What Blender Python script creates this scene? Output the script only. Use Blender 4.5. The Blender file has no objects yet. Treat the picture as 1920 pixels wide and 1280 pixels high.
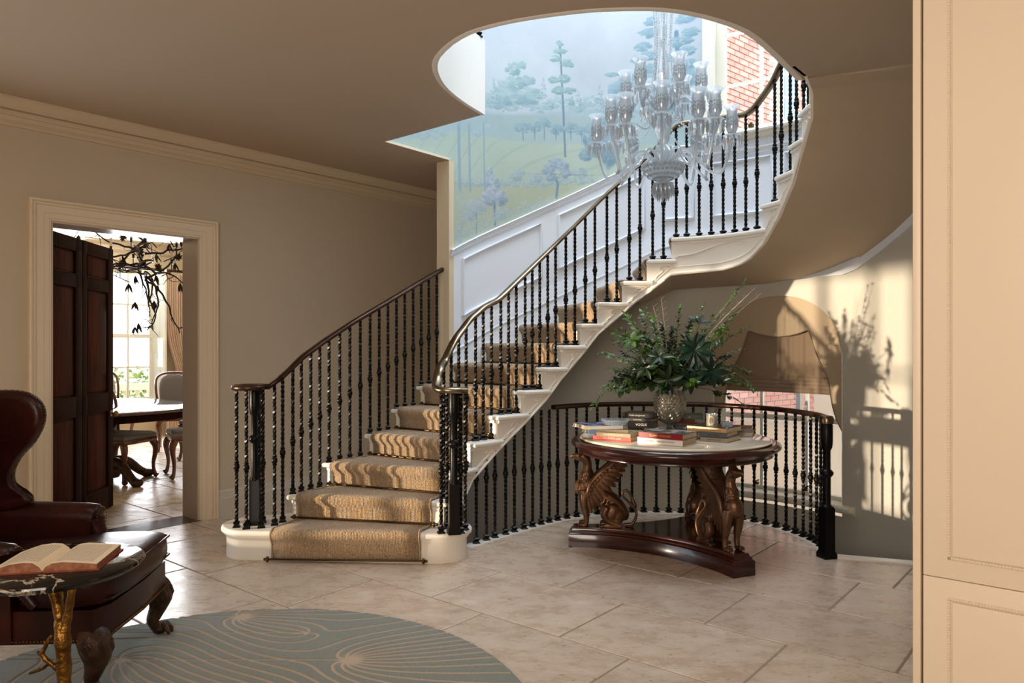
import bpy, bmesh, math, random
import numpy as np
from mathutils import Vector, Matrix, geometry, noise
from math import sin, cos, pi, radians as R, sqrt, atan2, degrees
random.seed(7)
scn = bpy.context.scene
COL = scn.collection
# ---------------------------------------------------------------- camera
EYE = 1.42; FP = 1387.0; HY = 648.0          # eye height, focal length in pixels, horizon row of the photograph
cd = bpy.data.cameras.new('camera'); cam = bpy.data.objects.new('camera', cd); COL.objects.link(cam)
cam.location = (0, 0, EYE); cam.rotation_euler = (pi/2, 0, 0)
cd.sensor_width = 36; cd.lens = FP/1920*36; cd.shift_y = 8/1920; cd.clip_start = .05; cd.clip_end = 200
scn.camera = cam
# ---------------------------------------------------------------- light
scn.view_settings.view_transform = 'Standard'; scn.view_settings.look = 'None'
scn.view_settings.gamma = 1; scn.view_settings.use_curve_mapping = False
scn.view_settings.exposure = 0.08
scn.cycles.use_denoising = True
scn.cycles.max_bounces = 10; scn.cycles.diffuse_bounces = 5; scn.cycles.transparent_max_bounces = 24
scn.cycles.caustics_reflective = False; scn.cycles.caustics_refractive = False
scn.cycles.sample_clamp_indirect = 6
w = bpy.data.worlds.new('sky'); scn.world = w; w.use_nodes = True
w.node_tree.nodes['Background'].inputs[0].default_value = (.80, .90, 1, 1)
w.node_tree.nodes['Background'].inputs[1].default_value = 3.0
def lamp(name, kind, loc, energy, color, size=1, size_y=None, direction=None, angle=None):
    d = bpy.data.lights.new(name, kind); d.energy = energy; d.color = color
    if kind == 'AREA':
        d.size = size
        if size_y: d.shape = 'RECTANGLE'; d.size_y = size_y
    if kind == 'POINT': d.shadow_soft_size = size
    if angle is not None: d.angle = angle
    o = bpy.data.objects.new(name, d); COL.objects.link(o); o.location = loc
    if direction: o.rotation_euler = Vector(direction).to_track_quat('-Z', 'Y').to_euler()
    return o
lamp('sun', 'SUN', (-8, 2, 4), 6.0, (1, .82, .60), direction=(.944, .33, -.006), angle=R(1.2))
lamp('well_fill', 'AREA', (1.0, 5.2, 7.4), 250, (.78, .87, 1), 2.6, 2.6, (0, 0, -1))  # added cool fill above the stairwell, under a closed ceiling
lamp('stair_window_light', 'AREA', (2.55, 6.75, 4.3), 26, (.75, .88, 1), 1.3, 1.8, (-.69, -.72, -.1))
lamp('rear_fill', 'AREA', (-.9, -1.3, 1.9), 110, (1, .86, .72), 2.2, 1.6, (.42, .9, -.03))  # added warm fill behind the camera, not an actual window
lamp('hall_fill', 'AREA', (-.9, 2.6, 2.95), 10, (1, .82, .6), 1.0, 1.0, (0, 0, -1))  # added warm fill below the hall ceiling, no fixture hangs here
lamp('dining_window_light', 'AREA', (-5.7, 11.2, 1.9), 210, (.95, .96, 1), 2.2, 2.2, (.5, -.85, -.1))
lamp('basement_light', 'AREA', (1.3, 6.2, -.2), 5, (1, .86, .66), .6, .6, (0, 0, -1))
# ---------------------------------------------------------------- helpers
def tag(o, label=None, cat=None, group=None, kind=None):
    if label: o['label'] = label
    if cat: o['category'] = cat
    if group: o['group'] = group
    if kind: o['kind'] = kind
    return o
def thing(name, label, cat, loc=(0, 0, 0), rz=0, group=None, kind=None):
    o = bpy.data.objects.new(name, None); COL.objects.link(o); o.location = loc; o.rotation_euler = (0, 0, rz)
    o.empty_display_size = .1
    return tag(o, label, cat, group, kind)
def wmat(o):
    m = Matrix.LocRotScale(o.location, o.rotation_euler, o.scale)
    return wmat(o.parent) @ m if o.parent else m
class MB:
    def __init__(s): s.v = []; s.f = []
    def add(s, vs, fs):
        n = len(s.v); s.v += [tuple(x) for x in vs]; s.f += [tuple(i+n for i in f) for f in fs]; return s
    def obox(s, c, ax, ay, az):
        c, ax, ay, az = map(Vector, (c, ax, ay, az)); vs = []
        for z in (-1, 1):
            for a, b in ((-1, -1), (1, -1), (1, 1), (-1, 1)): vs.append(c + ax*a*.5 + ay*b*.5 + az*z*.5)
        return s.add(vs, [(3, 2, 1, 0), (4, 5, 6, 7), (0, 1, 5, 4), (1, 2, 6, 5), (2, 3, 7, 6), (3, 0, 4, 7)])
    def box(s, c, sz, rz=0):
        return s.obox(c, (sz[0]*cos(rz), sz[0]*sin(rz), 0), (-sz[1]*sin(rz), sz[1]*cos(rz), 0), (0, 0, sz[2]))
    def prism(s, poly, z0, z1):
        n = len(poly)
        vs = [(p[0], p[1], z0) for p in poly] + [(p[0], p[1], z1) for p in poly]
        return s.add(vs, [tuple(range(n-1, -1, -1)), tuple(range(n, 2*n))] + [(i, (i+1) % n, n+(i+1) % n, n+i) for i in range(n)])
    def rings(s, rs, closed=True, cap=True):
        n = len(rs[0]); vs = [p for r in rs for p in r]; fs = []
        for k in range(len(rs)-1):
            for i in range(n if closed else n-1):
                j = (i+1) % n; fs.append((k*n+i, k*n+j, (k+1)*n+j, (k+1)*n+i))
        if cap and closed: fs += [tuple(range(n-1, -1, -1)), tuple(range((len(rs)-1)*n, len(rs)*n))]
        return s.add(vs, fs)
    def tube(s, path, r, n=8, cap=True, squash=1):
        path = [Vector(p) for p in path]; m = len(path); rs = []
        rad = r if isinstance(r, (list, tuple)) else [r]*m
        prev = None
        for i, p in enumerate(path):
            d = (path[min(i+1, m-1)] - path[max(i-1, 0)])
            d = d.normalized() if d.length > 1e-9 else Vector((0, 0, 1))
            if prev is None:
                a = Vector((0, 0, 1)) if abs(d.z) < .9 else Vector((1, 0, 0))
                x = d.cross(a).normalized()
            else:
                x = (prev - d*prev.dot(d)); x = x.normalized() if x.length > 1e-6 else d.orthogonal().normalized()
            prev = x; y = d.cross(x)
            rs.append([p + x*cos(2*pi*k/n)*rad[i] + y*sin(2*pi*k/n)*rad[i]*squash for k in range(n)])
        return s.rings(rs, True, cap)
    def sweep(s, path, prof, cap=True, out=None):
        """profile (side, up) carried along a path, up stays vertical"""
        path = [Vector(p) for p in path]; m = len(path); rs = []
        for i, p in enumerate(path):
            d = path[min(i+1, m-1)] - path[max(i-1, 0)]; h = Vector((d.x, d.y, 0))
            h = h.normalized() if h.length > 1e-9 else Vector((1, 0, 0))
            x = Vector((h.y, -h.x, 0))
            up = Vector((0, 0, 1))
            if out == 'tilt': dn = d.normalized(); up = x.cross(dn).normalized()
            if up.z < 0: up = -up
            rs.append([p + x*a + up*b for a, b in prof])
        return s.rings(rs, True, cap)
    def lathe(s, prof, c=(0, 0, 0), n=24, cap=True, sy=1):
        c = Vector(c)
        return s.rings([[c + Vector((max(r, 1e-5)*cos(2*pi*k/n), max(r, 1e-5)*sin(2*pi*k/n)*sy, z)) for k in range(n)] for r, z in prof], True, cap)
    def grid(s, rows, both=False):
        return s.rings(rows, False, False)
    def ball(s, c, r, n=8, m=5, sc=(1, 1, 1), rot=None):
        c = Vector(c); rs = []
        for j in range(m+1):
            t = pi*j/m; ring = []
            for k in range(n):
                v = Vector((sin(t)*cos(2*pi*k/n)*sc[0], sin(t)*sin(2*pi*k/n)*sc[1], -cos(t)*sc[2]))*r
                if rot: v = rot @ v
                ring.append(c+v)
            rs.append(ring)
        return s.rings(rs, True, True)
    def xf(s, m): s.v = [tuple(m @ Vector(p)) for p in s.v]; return s
    def merge(s, o): return s.add(o.v, o.f)
    def mesh(s, name, mat, sharp=35, bevel=0, weld=False):
        me = bpy.data.meshes.new(name); me.from_pydata([tuple(p) for p in s.v], [], s.f)
        bm = bmesh.new(); bm.from_mesh(me)
        if weld: bmesh.ops.remove_doubles(bm, verts=bm.verts, dist=1e-5)
        bmesh.ops.recalc_face_normals(bm, faces=bm.faces)
        if bevel:
            es = [e for e in bm.edges if len(e.link_faces) == 2 and e.calc_face_angle(0) > .6]
            bmesh.ops.bevel(bm, geom=es, offset=bevel, segments=2, profile=.5, affect='EDGES', clamp_overlap=True)
        bm.to_mesh(me); bm.free()
        if sharp is not None:
            me.shade_smooth(); me.set_sharp_from_angle(angle=R(sharp))
        if mat: me.materials.append(mat)
        return me
    def build(s, name, mat, parent=None, sharp=35, bevel=0, local=False, weld=False, **kw):
        if parent is not None and not local:
            inv = wmat(parent).inverted(); s.v = [tuple(inv @ Vector(p)) for p in s.v]
        off = None
        if parent is None:
            a = np.array(s.v); lo, hi = a.min(0), a.max(0); off = Vector(((lo[0]+hi[0])/2, (lo[1]+hi[1])/2, lo[2]))
            s.v = [tuple(Vector(p)-off) for p in s.v]
        o = bpy.data.objects.new(name, s.mesh(name, mat, sharp, bevel, weld)); COL.objects.link(o)
        if parent is not None: o.parent = parent
        if off is not None: o.location = off
        return tag(o, **kw)
def inst(name, me, parent, m=None, **kw):
    o = bpy.data.objects.new(name, me); COL.objects.link(o); o.parent = parent
    if m is not None: o.matrix_basis = m
    return tag(o, **kw)
def copytree(o, parent=None):
    c = o.copy(); COL.objects.link(c)
    if parent: c.parent = parent
    for ch in list(o.children): copytree(ch, c)
    return c
def lin(c):
    c = [x/255 for x in c[:3]]
    return tuple(x/12.92 if x <= .04045 else ((x+.055)/1.055)**2.4 for x in c)
def M(name, rgb, rough=.5, metal=0, var=None, bump=None, coat=0, trans=0, ior=1.45, sheen=0, spec=.5, emit=None):
    """procedural material; rgb sRGB 0-255; var=(rgb2, scale, detail, lo, hi); bump=(strength, scale, distance)"""
    m = bpy.data.materials.new(name); m.use_nodes = True; nt = m.node_tree; N = nt.nodes; L = nt.links
    b = N['Principled BSDF']; b.inputs['Roughness'].default_value = rough; b.inputs['Metallic'].default_value = metal
    b.inputs['Base Color'].default_value = lin(rgb)+(1,); b.inputs['IOR'].default_value = ior
    b.inputs['Coat Weight'].default_value = coat; b.inputs['Coat Roughness'].default_value = .08
    b.inputs['Transmission Weight'].default_value = trans; b.inputs['Specular IOR Level'].default_value = spec
    b.inputs['Sheen Weight'].default_value = sheen
    tc = N.new('ShaderNodeTexCoord')
    if var:
        n = N.new('ShaderNodeTexNoise'); n.inputs['Scale'].default_value = var[1]; n.inputs['Detail'].default_value = var[2]
        L.new(tc.outputs['Object'], n.inputs['Vector'])
        r = N.new('ShaderNodeValToRGB'); r.color_ramp.elements[0].position = var[3]; r.color_ramp.elements[1].position = var[4]
        r.color_ramp.elements[0].color = lin(rgb)+(1,); r.color_ramp.elements[1].color = lin(var[0])+(1,)
        L.new(n.outputs['Fac'], r.inputs['Fac']); L.new(r.outputs['Color'], b.inputs['Base Color'])
    if bump:
        n = N.new('ShaderNodeTexNoise'); n.inputs['Scale'].default_value = bump[1]; n.inputs['Detail'].default_value = 4
        L.new(tc.outputs['Object'], n.inputs['Vector'])
        u = N.new('ShaderNodeBump'); u.inputs['Strength'].default_value = bump[0]; u.inputs['Distance'].default_value = bump[2]
        L.new(n.outputs['Fac'], u.inputs['Height']); L.new(u.outputs['Normal'], b.inputs['Normal'])
    if emit: b.inputs['Emission Color'].default_value = lin(emit[0])+(1,); b.inputs['Emission Strength'].default_value = emit[1]
    return m
def nodes(m): return m.node_tree.nodes, m.node_tree.links, m.node_tree.nodes['Principled BSDF']
def spl(pts, n):
    """Catmull-Rom through the points, n samples per span"""
    P = [Vector(p) for p in pts]; P = [P[0]*2-P[1]] + P + [P[-1]*2-P[-2]]; out = []
    for i in range(1, len(P)-2):
        for k in range(n):
            t = k/n; a, b, c, d = P[i-1:i+3]
            out.append(.5*((2*b)+(c-a)*t+(2*a-5*b+4*c-d)*t*t+(3*b-a-3*c+d)*t**3))
    return out+[P[-2]]
def interp(x, xs, ys): return float(np.interp(x, xs, ys))
# ------------------------------------------------ measured positions (photograph rows and columns turned into places)
def fl(px, py, z=0):
    Y = FP*(EYE-z)/(py-HY); return Vector(((px-960)/FP*Y, Y, z))
def ceil_pt(px, py, z=3.07): return fl(px, py, z)
def at(px, py, Y): return Vector(((px-960)/FP*Y, Y, EYE+(HY-py)*Y/FP))
P0 = Vector((-2.545, 6.023, 0)); U = Vector((.637, .771, 0)); W = Vector((.771, -.637, 0)); V = -W
def hp(t, s, z=0): return P0 + U*t + V*s + Vector((0, 0, z))     # t along the hall wall, s beyond it (into the dining room)
def ts(px, s=0):
    k = (px-960)/FP
    t = (k*P0.y-P0.x+s*(k*V.y-V.x))/(U.x-k*U.y); return t, P0.y+t*U.y+s*V.y
def hz(px, py, s=0):
    t, Y = ts(px, s); return t, EYE+(HY-py)*Y/FP
CC = Vector((.75, 4.85, 0)); RO = 2.3                                # centre and radius of the stair wall
def cyl(th, z, r=RO): return Vector((CC.x+r*cos(R(th)), CC.y+r*sin(R(th)), z))
def cylpx(px, r=RO):
    k = (px-960)/FP; a = 1+k*k; b = -2*(k*CC.x+CC.y); c = CC.x**2+CC.y**2-r*r
    Y = (-b+sqrt(b*b-4*a*c))/(2*a); X = k*Y; return degrees(atan2(Y-CC.y, X-CC.x)), Y
def cylp(px, py, r=RO):
    th, Y = cylpx(px, r); return th, EYE+(HY-py)*Y/FP
CH = 3.07; UF = 3.58
# ---------------------------------------------------------------- materials
wall_m = M('warm_plaster', (196, 182, 160), .62, bump=(.05, 60, .002))
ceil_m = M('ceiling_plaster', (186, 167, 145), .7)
trim_m = M('cream_gloss_paint', (226, 210, 184), .32)
white_m = M('stair_white_paint', (236, 230, 220), .34)
dado_m = M('dado_window_lit_white', (226, 232, 240), .36)  # stair white with the cool window light mixed into its colour
winpaint_m = M('window_paint', (236, 232, 218), .4)
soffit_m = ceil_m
low_m = M('lower_wall_plaster', (190, 186, 176), .6, bump=(.05, 60, .002))
iron_m = M('black_wrought_iron', (14, 12, 12), .36, .55, bump=(.25, 90, .003))
rail_m = M('bronzed_brass_rail', (112, 92, 72), .26, 1.0, var=((150, 136, 112), 6, 3, .3, .75))
darkrail_m = M('dark_bronze_rail', (58, 40, 32), .3, .75, var=((84, 62, 50), 5, 3, .3, .7))
grout_m = M('travertine_grout', (150, 134, 114), .8, bump=(.4, 40, .004))
rod_m = M('antique_brass_rod', (92, 72, 44), .35, 1)
glass_m = bpy.data.materials.new('window_glass'); glass_m.use_nodes = True
_n = glass_m.node_tree.nodes; _l = glass_m.node_tree.links; _n.clear()
_o = _n.new('ShaderNodeOutputMaterial'); _m = _n.new('ShaderNodeMixShader'); _t = _n.new('ShaderNodeBsdfTransparent'); _g = _n.new('ShaderNodeBsdfGlossy')
_g.inputs['Roughness'].default_value = .02; _f = _n.new('ShaderNodeFresnel'); _f.inputs[0].default_value = 1.4
_l.new(_f.outputs[0], _m.inputs[0]); _l.new(_t.outputs[0], _m.inputs[1]); _l.new(_g.outputs[0], _m.inputs[2]); _l.new(_m.outputs[0], _o.inputs[0])
def crystal(name, tint, mixt=.35, glow=.12):
    m = bpy.data.materials.new(name); m.use_nodes = True; n = m.node_tree.nodes; l = m.node_tree.links; n.clear()
    o = n.new('ShaderNodeOutputMaterial'); g = n.new('ShaderNodeBsdfGlass'); g.inputs['IOR'].default_value = 1.5; g.inputs['Roughness'].default_value = .03
    g.inputs['Color'].default_value = tint+(1,)
    t = n.new('ShaderNodeBsdfTransparent'); a = n.new('ShaderNodeMixShader'); a.inputs[0].default_value = mixt
    d = n.new('ShaderNodeBsdfTranslucent'); d.inputs[0].default_value = (.90, .96, 1, 1); b = n.new('ShaderNodeMixShader'); b.inputs[0].default_value = glow
    gl = n.new('ShaderNodeBsdfGlossy'); gl.inputs['Roughness'].default_value = .2; c = n.new('ShaderNodeMixShader'); c.inputs[0].default_value = .15
    l.new(g.outputs[0], a.inputs[1]); l.new(t.outputs[0], a.inputs[2]); l.new(a.outputs[0], b.inputs[1]); l.new(d.outputs[0], b.inputs[2])
    l.new(b.outputs[0], c.inputs[1]); l.new(gl.outputs[0], c.inputs[2]); l.new(c.outputs[0], o.inputs[0]); return m
crystal_m = crystal('cut_crystal', (.98, .99, 1), .52, .46)
shade_m = crystal('engraved_glass', (.98, .99, 1), .70, .34)
# travertine slabs: each slab gets its own tone
stone_m = M('travertine', (196, 180, 158), .32)
N, L, B = nodes(stone_m)
tc = N.new('ShaderNodeTexCoord'); geo = N.new('ShaderNodeNewGeometry'); oi = N.new('ShaderNodeObjectInfo')
mp = N.new('ShaderNodeMapping'); mp.inputs['Rotation'].default_value = (0, 0, R(39)); mp.inputs['Scale'].default_value = (1, 1.8, 1)
L.new(geo.outputs['Position'], mp.inputs[0])
n1 = N.new('ShaderNodeTexNoise'); n1.inputs['Scale'].default_value = 4.0; n1.inputs['Detail'].default_value = 12; n1.inputs['Roughness'].default_value = .74; L.new(mp.outputs[0], n1.inputs[0])
r1 = N.new('ShaderNodeValToRGB'); e = r1.color_ramp.elements
e[0].position = .32; e[0].color = lin((186, 162, 140))+(1,); e[1].position = .70; e[1].color = lin((218, 204, 187))+(1,)
q = e.new(.5); q.color = lin((202, 182, 161))+(1,)
L.new(n1.outputs['Fac'], r1.inputs[0])
hs = N.new('ShaderNodeHueSaturation'); ma = N.new('ShaderNodeMath'); ma.operation = 'MULTIPLY_ADD'; ma.inputs[1].default_value = .16; ma.inputs[2].default_value = .90
L.new(oi.outputs['Random'], ma.inputs[0]); L.new(ma.outputs[0], hs.inputs['Value']); L.new(r1.outputs[0], hs.inputs['Color'])
n2 = N.new('ShaderNodeTexNoise'); n2.inputs['Scale'].default_value = 26; n2.inputs['Detail'].default_value = 6; L.new(mp.outputs[0], n2.inputs[0])
r2 = N.new('ShaderNodeValToRGB'); r2.color_ramp.elements[0].position = .30; r2.color_ramp.elements[0].color = (.35, .27, .2, 1); r2.color_ramp.elements[1].position = .37; r2.color_ramp.elements[1].color = (1, 1, 1, 1)
L.new(n2.outputs['Fac'], r2.inputs[0])
mx = N.new('ShaderNodeMix'); mx.data_type = 'RGBA'; mx.blend_type = 'MULTIPLY'; mx.inputs[0].default_value = .7
L.new(hs.outputs[0], mx.inputs[6]); L.new(r2.outputs[0], mx.inputs[7]); L.new(mx.outputs[2], B.inputs['Base Color'])
rr = N.new('ShaderNodeMapRange'); rr.inputs[1].default_value = .3; rr.inputs[2].default_value = .7; rr.inputs[3].default_value = .17; rr.inputs[4].default_value = .42
L.new(n1.outputs['Fac'], rr.inputs[0]); L.new(rr.outputs[0], B.inputs['Roughness'])
bp = N.new('ShaderNodeBump'); bp.inputs['Strength'].default_value = .25; bp.inputs['Distance'].default_value = .004; L.new(n2.outputs['Fac'], bp.inputs['Height']); L.new(bp.outputs[0], B.inputs['Normal'])
# dark polished mahogany with flame figure
def wood(name, c1, c2, rough=.22, rot=0, sc=(14, 14, 1.2), coat=.5):
    m = M(name, c1, rough, coat=coat); N, L, B = nodes(m)
    tc = N.new('ShaderNodeTexCoord'); mp = N.new('ShaderNodeMapping'); mp.inputs['Scale'].default_value = sc; mp.inputs['Rotation'].default_value = (0, rot, 0)
    n = N.new('ShaderNodeTexNoise'); n.inputs['Scale'].default_value = 1.0; n.inputs['Detail'].default_value = 6; n.inputs['Distortion'].default_value = 1.2
    r = N.new('ShaderNodeValToRGB'); r.color_ramp.elements[0].position = .32; r.color_ramp.elements[1].position = .68
    r.color_ramp.elements[0].color = lin(c1)+(1,); r.color_ramp.elements[1].color = lin(c2)+(1,)
    L.new(tc.outputs['Object'], mp.inputs[0]); L.new(mp.outputs[0], n.inputs[0]); L.new(n.outputs['Fac'], r.inputs[0]); L.new(r.outputs[0], B.inputs['Base Color'])
    return m
mahog_m = wood('dark_mahogany', (26, 8, 6), (48, 17, 12), .6, coat=0)
flame_m = wood('flame_mahogany_panel', (34, 11, 8), (84, 32, 20), .55, coat=0)
table_m = wood('mahogany_table', (34, 11, 7), (62, 22, 13), .2, sc=(4, 4, 4), coat=.5)

for _m in (mahog_m, flame_m): _m.node_tree.nodes['Principled BSDF'].inputs['Specular IOR Level'].default_value = .08
# ================================================================ stair geometry (all measured)
RISE = .1745
def tz(k): return RISE*k + .028
LP = {1: (-1.93, 5.0), 2: (-1.577, 5.17), 3: (-1.414, 5.50), 4: (-1.164, 5.83), 5: (-.998, 6.10), 6: (-.825, 6.36), 7: (-.60, 6.62)}
RP = {1: (-.33, 4.86), 2: (-.43, 4.93), 3: (-.35, 5.07), 4: (-.259, 5.25), 5: (-.0865, 5.456), 6: (.106, 5.656), 7: (.28, 5.80), 8: (.412, 5.88), 9: (.562, 5.93),
      10: (.70, 5.96), 11: (.905, 6.0), 12: (1.10, 6.01), 13: (1.285, 5.98), 14: (1.85, 5.52), 15: (1.90, 5.36), 16: (1.93, 5.18), 17: (1.937, 5.02), 18: (1.925, 4.85), 19: (1.865, 4.70), 20: (1.765, 4.55), 21: (1.62, 4.38)}
for k, th in {8: 117.7, 9: 108.3, 10: 98.6, 11: 89, 12: 79.5, 13: 70, 14: 28, 15: 20, 16: 12, 17: 4, 18: -4, 19: -12, 20: -20, 21: -28}.items():
    p = cyl(th, 0); LP[k] = (p.x, p.y)
LTH = {8: 117.7, 9: 108.3, 10: 98.6, 11: 89, 12: 79.5, 13: 70, 14: 28, 15: 20, 16: 12, 17: 4, 18: -4, 19: -12, 20: -20, 21: -28}
NIB_R = ceil_pt(842, 300.4); NIB_L = ceil_pt(819, 305); CORN = ceil_pt(721, 266); GAL = ceil_pt(905, 215)
def v2(p): return Vector((p[0], p[1], 0))
def LR(k, f):
    return v2(LP[k]).lerp(v2(RP[k]), f)
# ================================================================ floor
curb_px = [(875, 1025), (912, 1012.5), (964, 997), (1014, 984), (1045, 975), (1081, 968), (1120, 963), (1165, 961), (1207, 960.3), (1254, 960), (1300, 962), (1345, 966.5), (1392, 973), (1435, 983), (1474, 993.5), (1506, 1004), (1531, 1019)]
curb = [fl(*p) for p in curb_px]
_k = []
for i in range(2): # smooth
    c2 = [curb[0]] + [(curb[j-1]+curb[j]*2+curb[j+1])/4 for j in range(1, len(curb)-1)] + [curb[-1]]; curb = c2
NEW = Vector((2.11, 4.96, 0))
curb = [Vector((-.50, 4.98, 0))] + curb + [Vector((2.16, 5.12, 0)), NEW, Vector((2.63, 4.80, 0)), Vector((3.4, 4.60, 0))]
cen = Vector((.8, 4.4, 0))
def clip(poly, a, b, inside):
    d = (b-a); nrm = Vector((-d.y, d.x, 0)); sgn = 1 if nrm.dot(inside-a) > 0 else -1
    out = []
    for i in range(len(poly)):
        p, q = poly[i], poly[(i+1) % len(poly)]
        dp, dq = nrm.dot(p-a)*sgn, nrm.dot(q-a)*sgn
        if dp >= 0: out.append(p)
        if (dp >= 0) != (dq >= 0): out.append(p.lerp(q, dp/(dp-dq)))
    return out
def area(p): return abs(sum(p[i].x*p[(i+1) % len(p)].y-p[(i+1) % len(p)].x*p[i].y for i in range(len(p))))/2
def in_left(p):   # the strip of floor that runs back between the left wall and the flight
    a, b = Vector((-.55, 4.98, 0)), Vector((.2, 5.9, 0)); d = b-a
    return d.x*(p.y-a.y)-d.y*(p.x-a.x) > 0
floor = thing('floor', 'pale travertine slab floor of the hall and dining room', 'floor', kind='structure')
floor.pop('label', None); floor.pop('category', None)
grout = MB(); slabs = []
PU, LW = .61, .892
offs = {0: -1.232, 1: -1.65, 2: -1.22, -1: -1.73}
random.seed(3)
def uw(u, w): # plan point from coordinates along U and W measured from the origin
    return U*u + W*w
for r in range(-9, 22):
    u0 = 2.93 + PU*r
    off = offs.get(r, random.uniform(0, LW))
    n0 = int((-13-off)/LW)
    for c in range(n0, n0+26):
        w0 = off + LW*c
        cw = w0+LW/2; cu = u0+PU/2; p = uw(cu, cw)
        s = (p-P0).dot(V); t = (p-P0).dot(U)
        hall = s < .05 and s > -8.2 and t > -6.6 and t < 4.4
        din = s >= .05 and s < 6.4 and t > -1.6 and t < 5
        if not (hall or din): continue
        def poly(g): return [uw(u0+g, w0+g), uw(u0+PU-g, w0+g), uw(u0+PU-g, w0+LW-g), uw(u0+g, w0+LW-g)]
        pg, ps = poly(0), poly(.0055)
        slabs.append((ps, p))
HOLE = [Vector((-.50, 4.98, 0))] + [p for p in curb[1:]] + [Vector((6, 4.2, 0)), Vector((6, 9, 0)), Vector((-.30, 9.2, 0)), v2(NIB_R)]
fo = [hp(-7, .05), hp(-7, -8.6), Vector((7, -2, 0)), Vector((6, 4.2, 0))] + list(reversed(curb[1:])) + [Vector((-.50, 4.98, 0)), v2(NIB_R), Vector((-.30, 9.2, 0)), hp(4.6, .05)]
for poly_ in (fo, [hp(-1.6, .05), hp(5, .05), hp(5, 6.6), hp(-1.6, 6.6)]):
    grout.add([(q.x, q.y, -.003) for q in poly_], [tuple(t) for t in geometry.tessellate_polygon([[v2(q) for q in poly_]])])
grout.build('grout_bed', grout_m, floor, sharp=None)
cutter = MB(); cutter.prism(HOLE, -.2, .2); cut_me = cutter.mesh('cut', None, None); cut_o = bpy.data.objects.new('cut', cut_me); COL.objects.link(cut_o)
def inside(p, poly):
    r = False
    for i in range(len(poly)):
        a, b = poly[i-1], poly[i]
        if (a.y > p.y) != (b.y > p.y) and p.x < (b.x-a.x)*(p.y-a.y)/(b.y-a.y)+a.x: r = not r
    return r
for ps, p in slabs:
    far = (p.length > 9)
    c = sum(ps, Vector())/len(ps); hh = random.uniform(0, .0016)
    b = MB(); n = len(ps)
    def ins(q, d): return q + (c-q).normalized()*d
    b.rings([[(q.x, q.y, -.02) for q in ps], [(q.x, q.y, -.0025+hh) for q in ps], [tuple(ins(q, .005)+Vector((0, 0, hh))) for q in ps]])
    cs = [inside(q, HOLE) for q in ps]
    near = min((p-q).length for q in HOLE) < 1.0
    if all(cs) and inside(p, HOLE): continue
    if any(cs) or near:
        o = bpy.data.objects.new('slab', b.mesh('slab', stone_m, None)); COL.objects.link(o); md = o.modifiers.new('b', 'BOOLEAN'); md.object = cut_o; md.solver = 'EXACT'
        dg = bpy.context.evaluated_depsgraph_get(); me = bpy.data.meshes.new_from_object(o.evaluated_get(dg)); o.modifiers.clear(); o.data = me
        if len(me.polygons) == 0: bpy.data.objects.remove(o); continue
        me.shade_smooth(); me.set_sharp_from_angle(angle=R(25)); o.parent = floor
    else: b.build('slab', stone_m, floor, sharp=25)
bpy.data.objects.remove(cut_o)
# curb under the lower balustrade
m = MB()
cpath = spl(curb[1:-2], 4)
m.sweep([p+Vector((0, 0, 0)) for p in cpath] , [(-.04, .006), (.045, .006), (.045, -.30), (-.04, -.30)])
m.build('trim_1', white_m, sharp=30, kind='structure')
m = MB(); m.sweep([curb[-3]+Vector((0, .02, 0)), curb[-2], curb[-1]], [(-.05, .012), (.03, .012), (.03, -.30), (-.05, -.30)]); m.build('trim_2', white_m, kind='structure')
# threshold in the doorway
m = MB(); m.add([tuple(hp(-1.083, -.03, .004)), tuple(hp(0, -.03, .004)), tuple(hp(0, .25, .004)), tuple(hp(-1.083, .25, .004))], [(0, 1, 2, 3)])
m.add([tuple(hp(-1.083, -.03, -.01)), tuple(hp(0, -.03, -.01)), tuple(hp(0, -.03, .004)), tuple(hp(-1.083, -.03, .004))], [(0, 1, 2, 3)])
m.build('trim_3', wood('dark_oak_threshold', (66, 44, 34), (98, 70, 54), .16), kind='structure', sharp=None)
# ================================================================ left wall (with dining door and, out of view, a tall window)
def hwall(m, t0, t1, z0, z1, holes, s):
    tsx = sorted({t0, t1, *[h[0] for h in holes], *[h[1] for h in holes]}); zs = sorted({z0, z1, *[h[2] for h in holes], *[h[3] for h in holes]})
    for a, b in zip(tsx, tsx[1:]):
        for c, d in zip(zs, zs[1:]):
            if any(h[0] <= (a+b)/2 <= h[1] and h[2] <= (c+d)/2 <= h[3] for h in holes): continue
            m.add([hp(a, s, c), hp(b, s, c), hp(b, s, d), hp(a, s, d)], [(0, 1, 2, 3)])
DT0, DT1, DH = -1.083, -.006, 2.295
WT0, WT1, WZ0, WZ1 = -4.9, -1.46, .12, 2.10
m = MB(); holes = [(DT0, DT1, -1, DH), (WT0, WT1, WZ0, WZ1)]
hwall(m, -6.4, 4.6, -.02, CH, holes, 0); hwall(m, -6.4, 5.2, -.02, CH, holes, .24)
for (a, b, c, d) in holes:
    for t in (a, b): m.add([hp(t, 0, max(c, -.02)), hp(t, .24, max(c, -.02)), hp(t, .24, d), hp(t, 0, d)], [(0, 1, 2, 3)])
    for z in (c, d):
        if z > 0: m.add([hp(a, 0, z), hp(a, .24, z), hp(b, .24, z), hp(b, 0, z)], [(0, 1, 2, 3)])
m.build('wall_left', wall_m, kind='structure', sharp=20)
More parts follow.
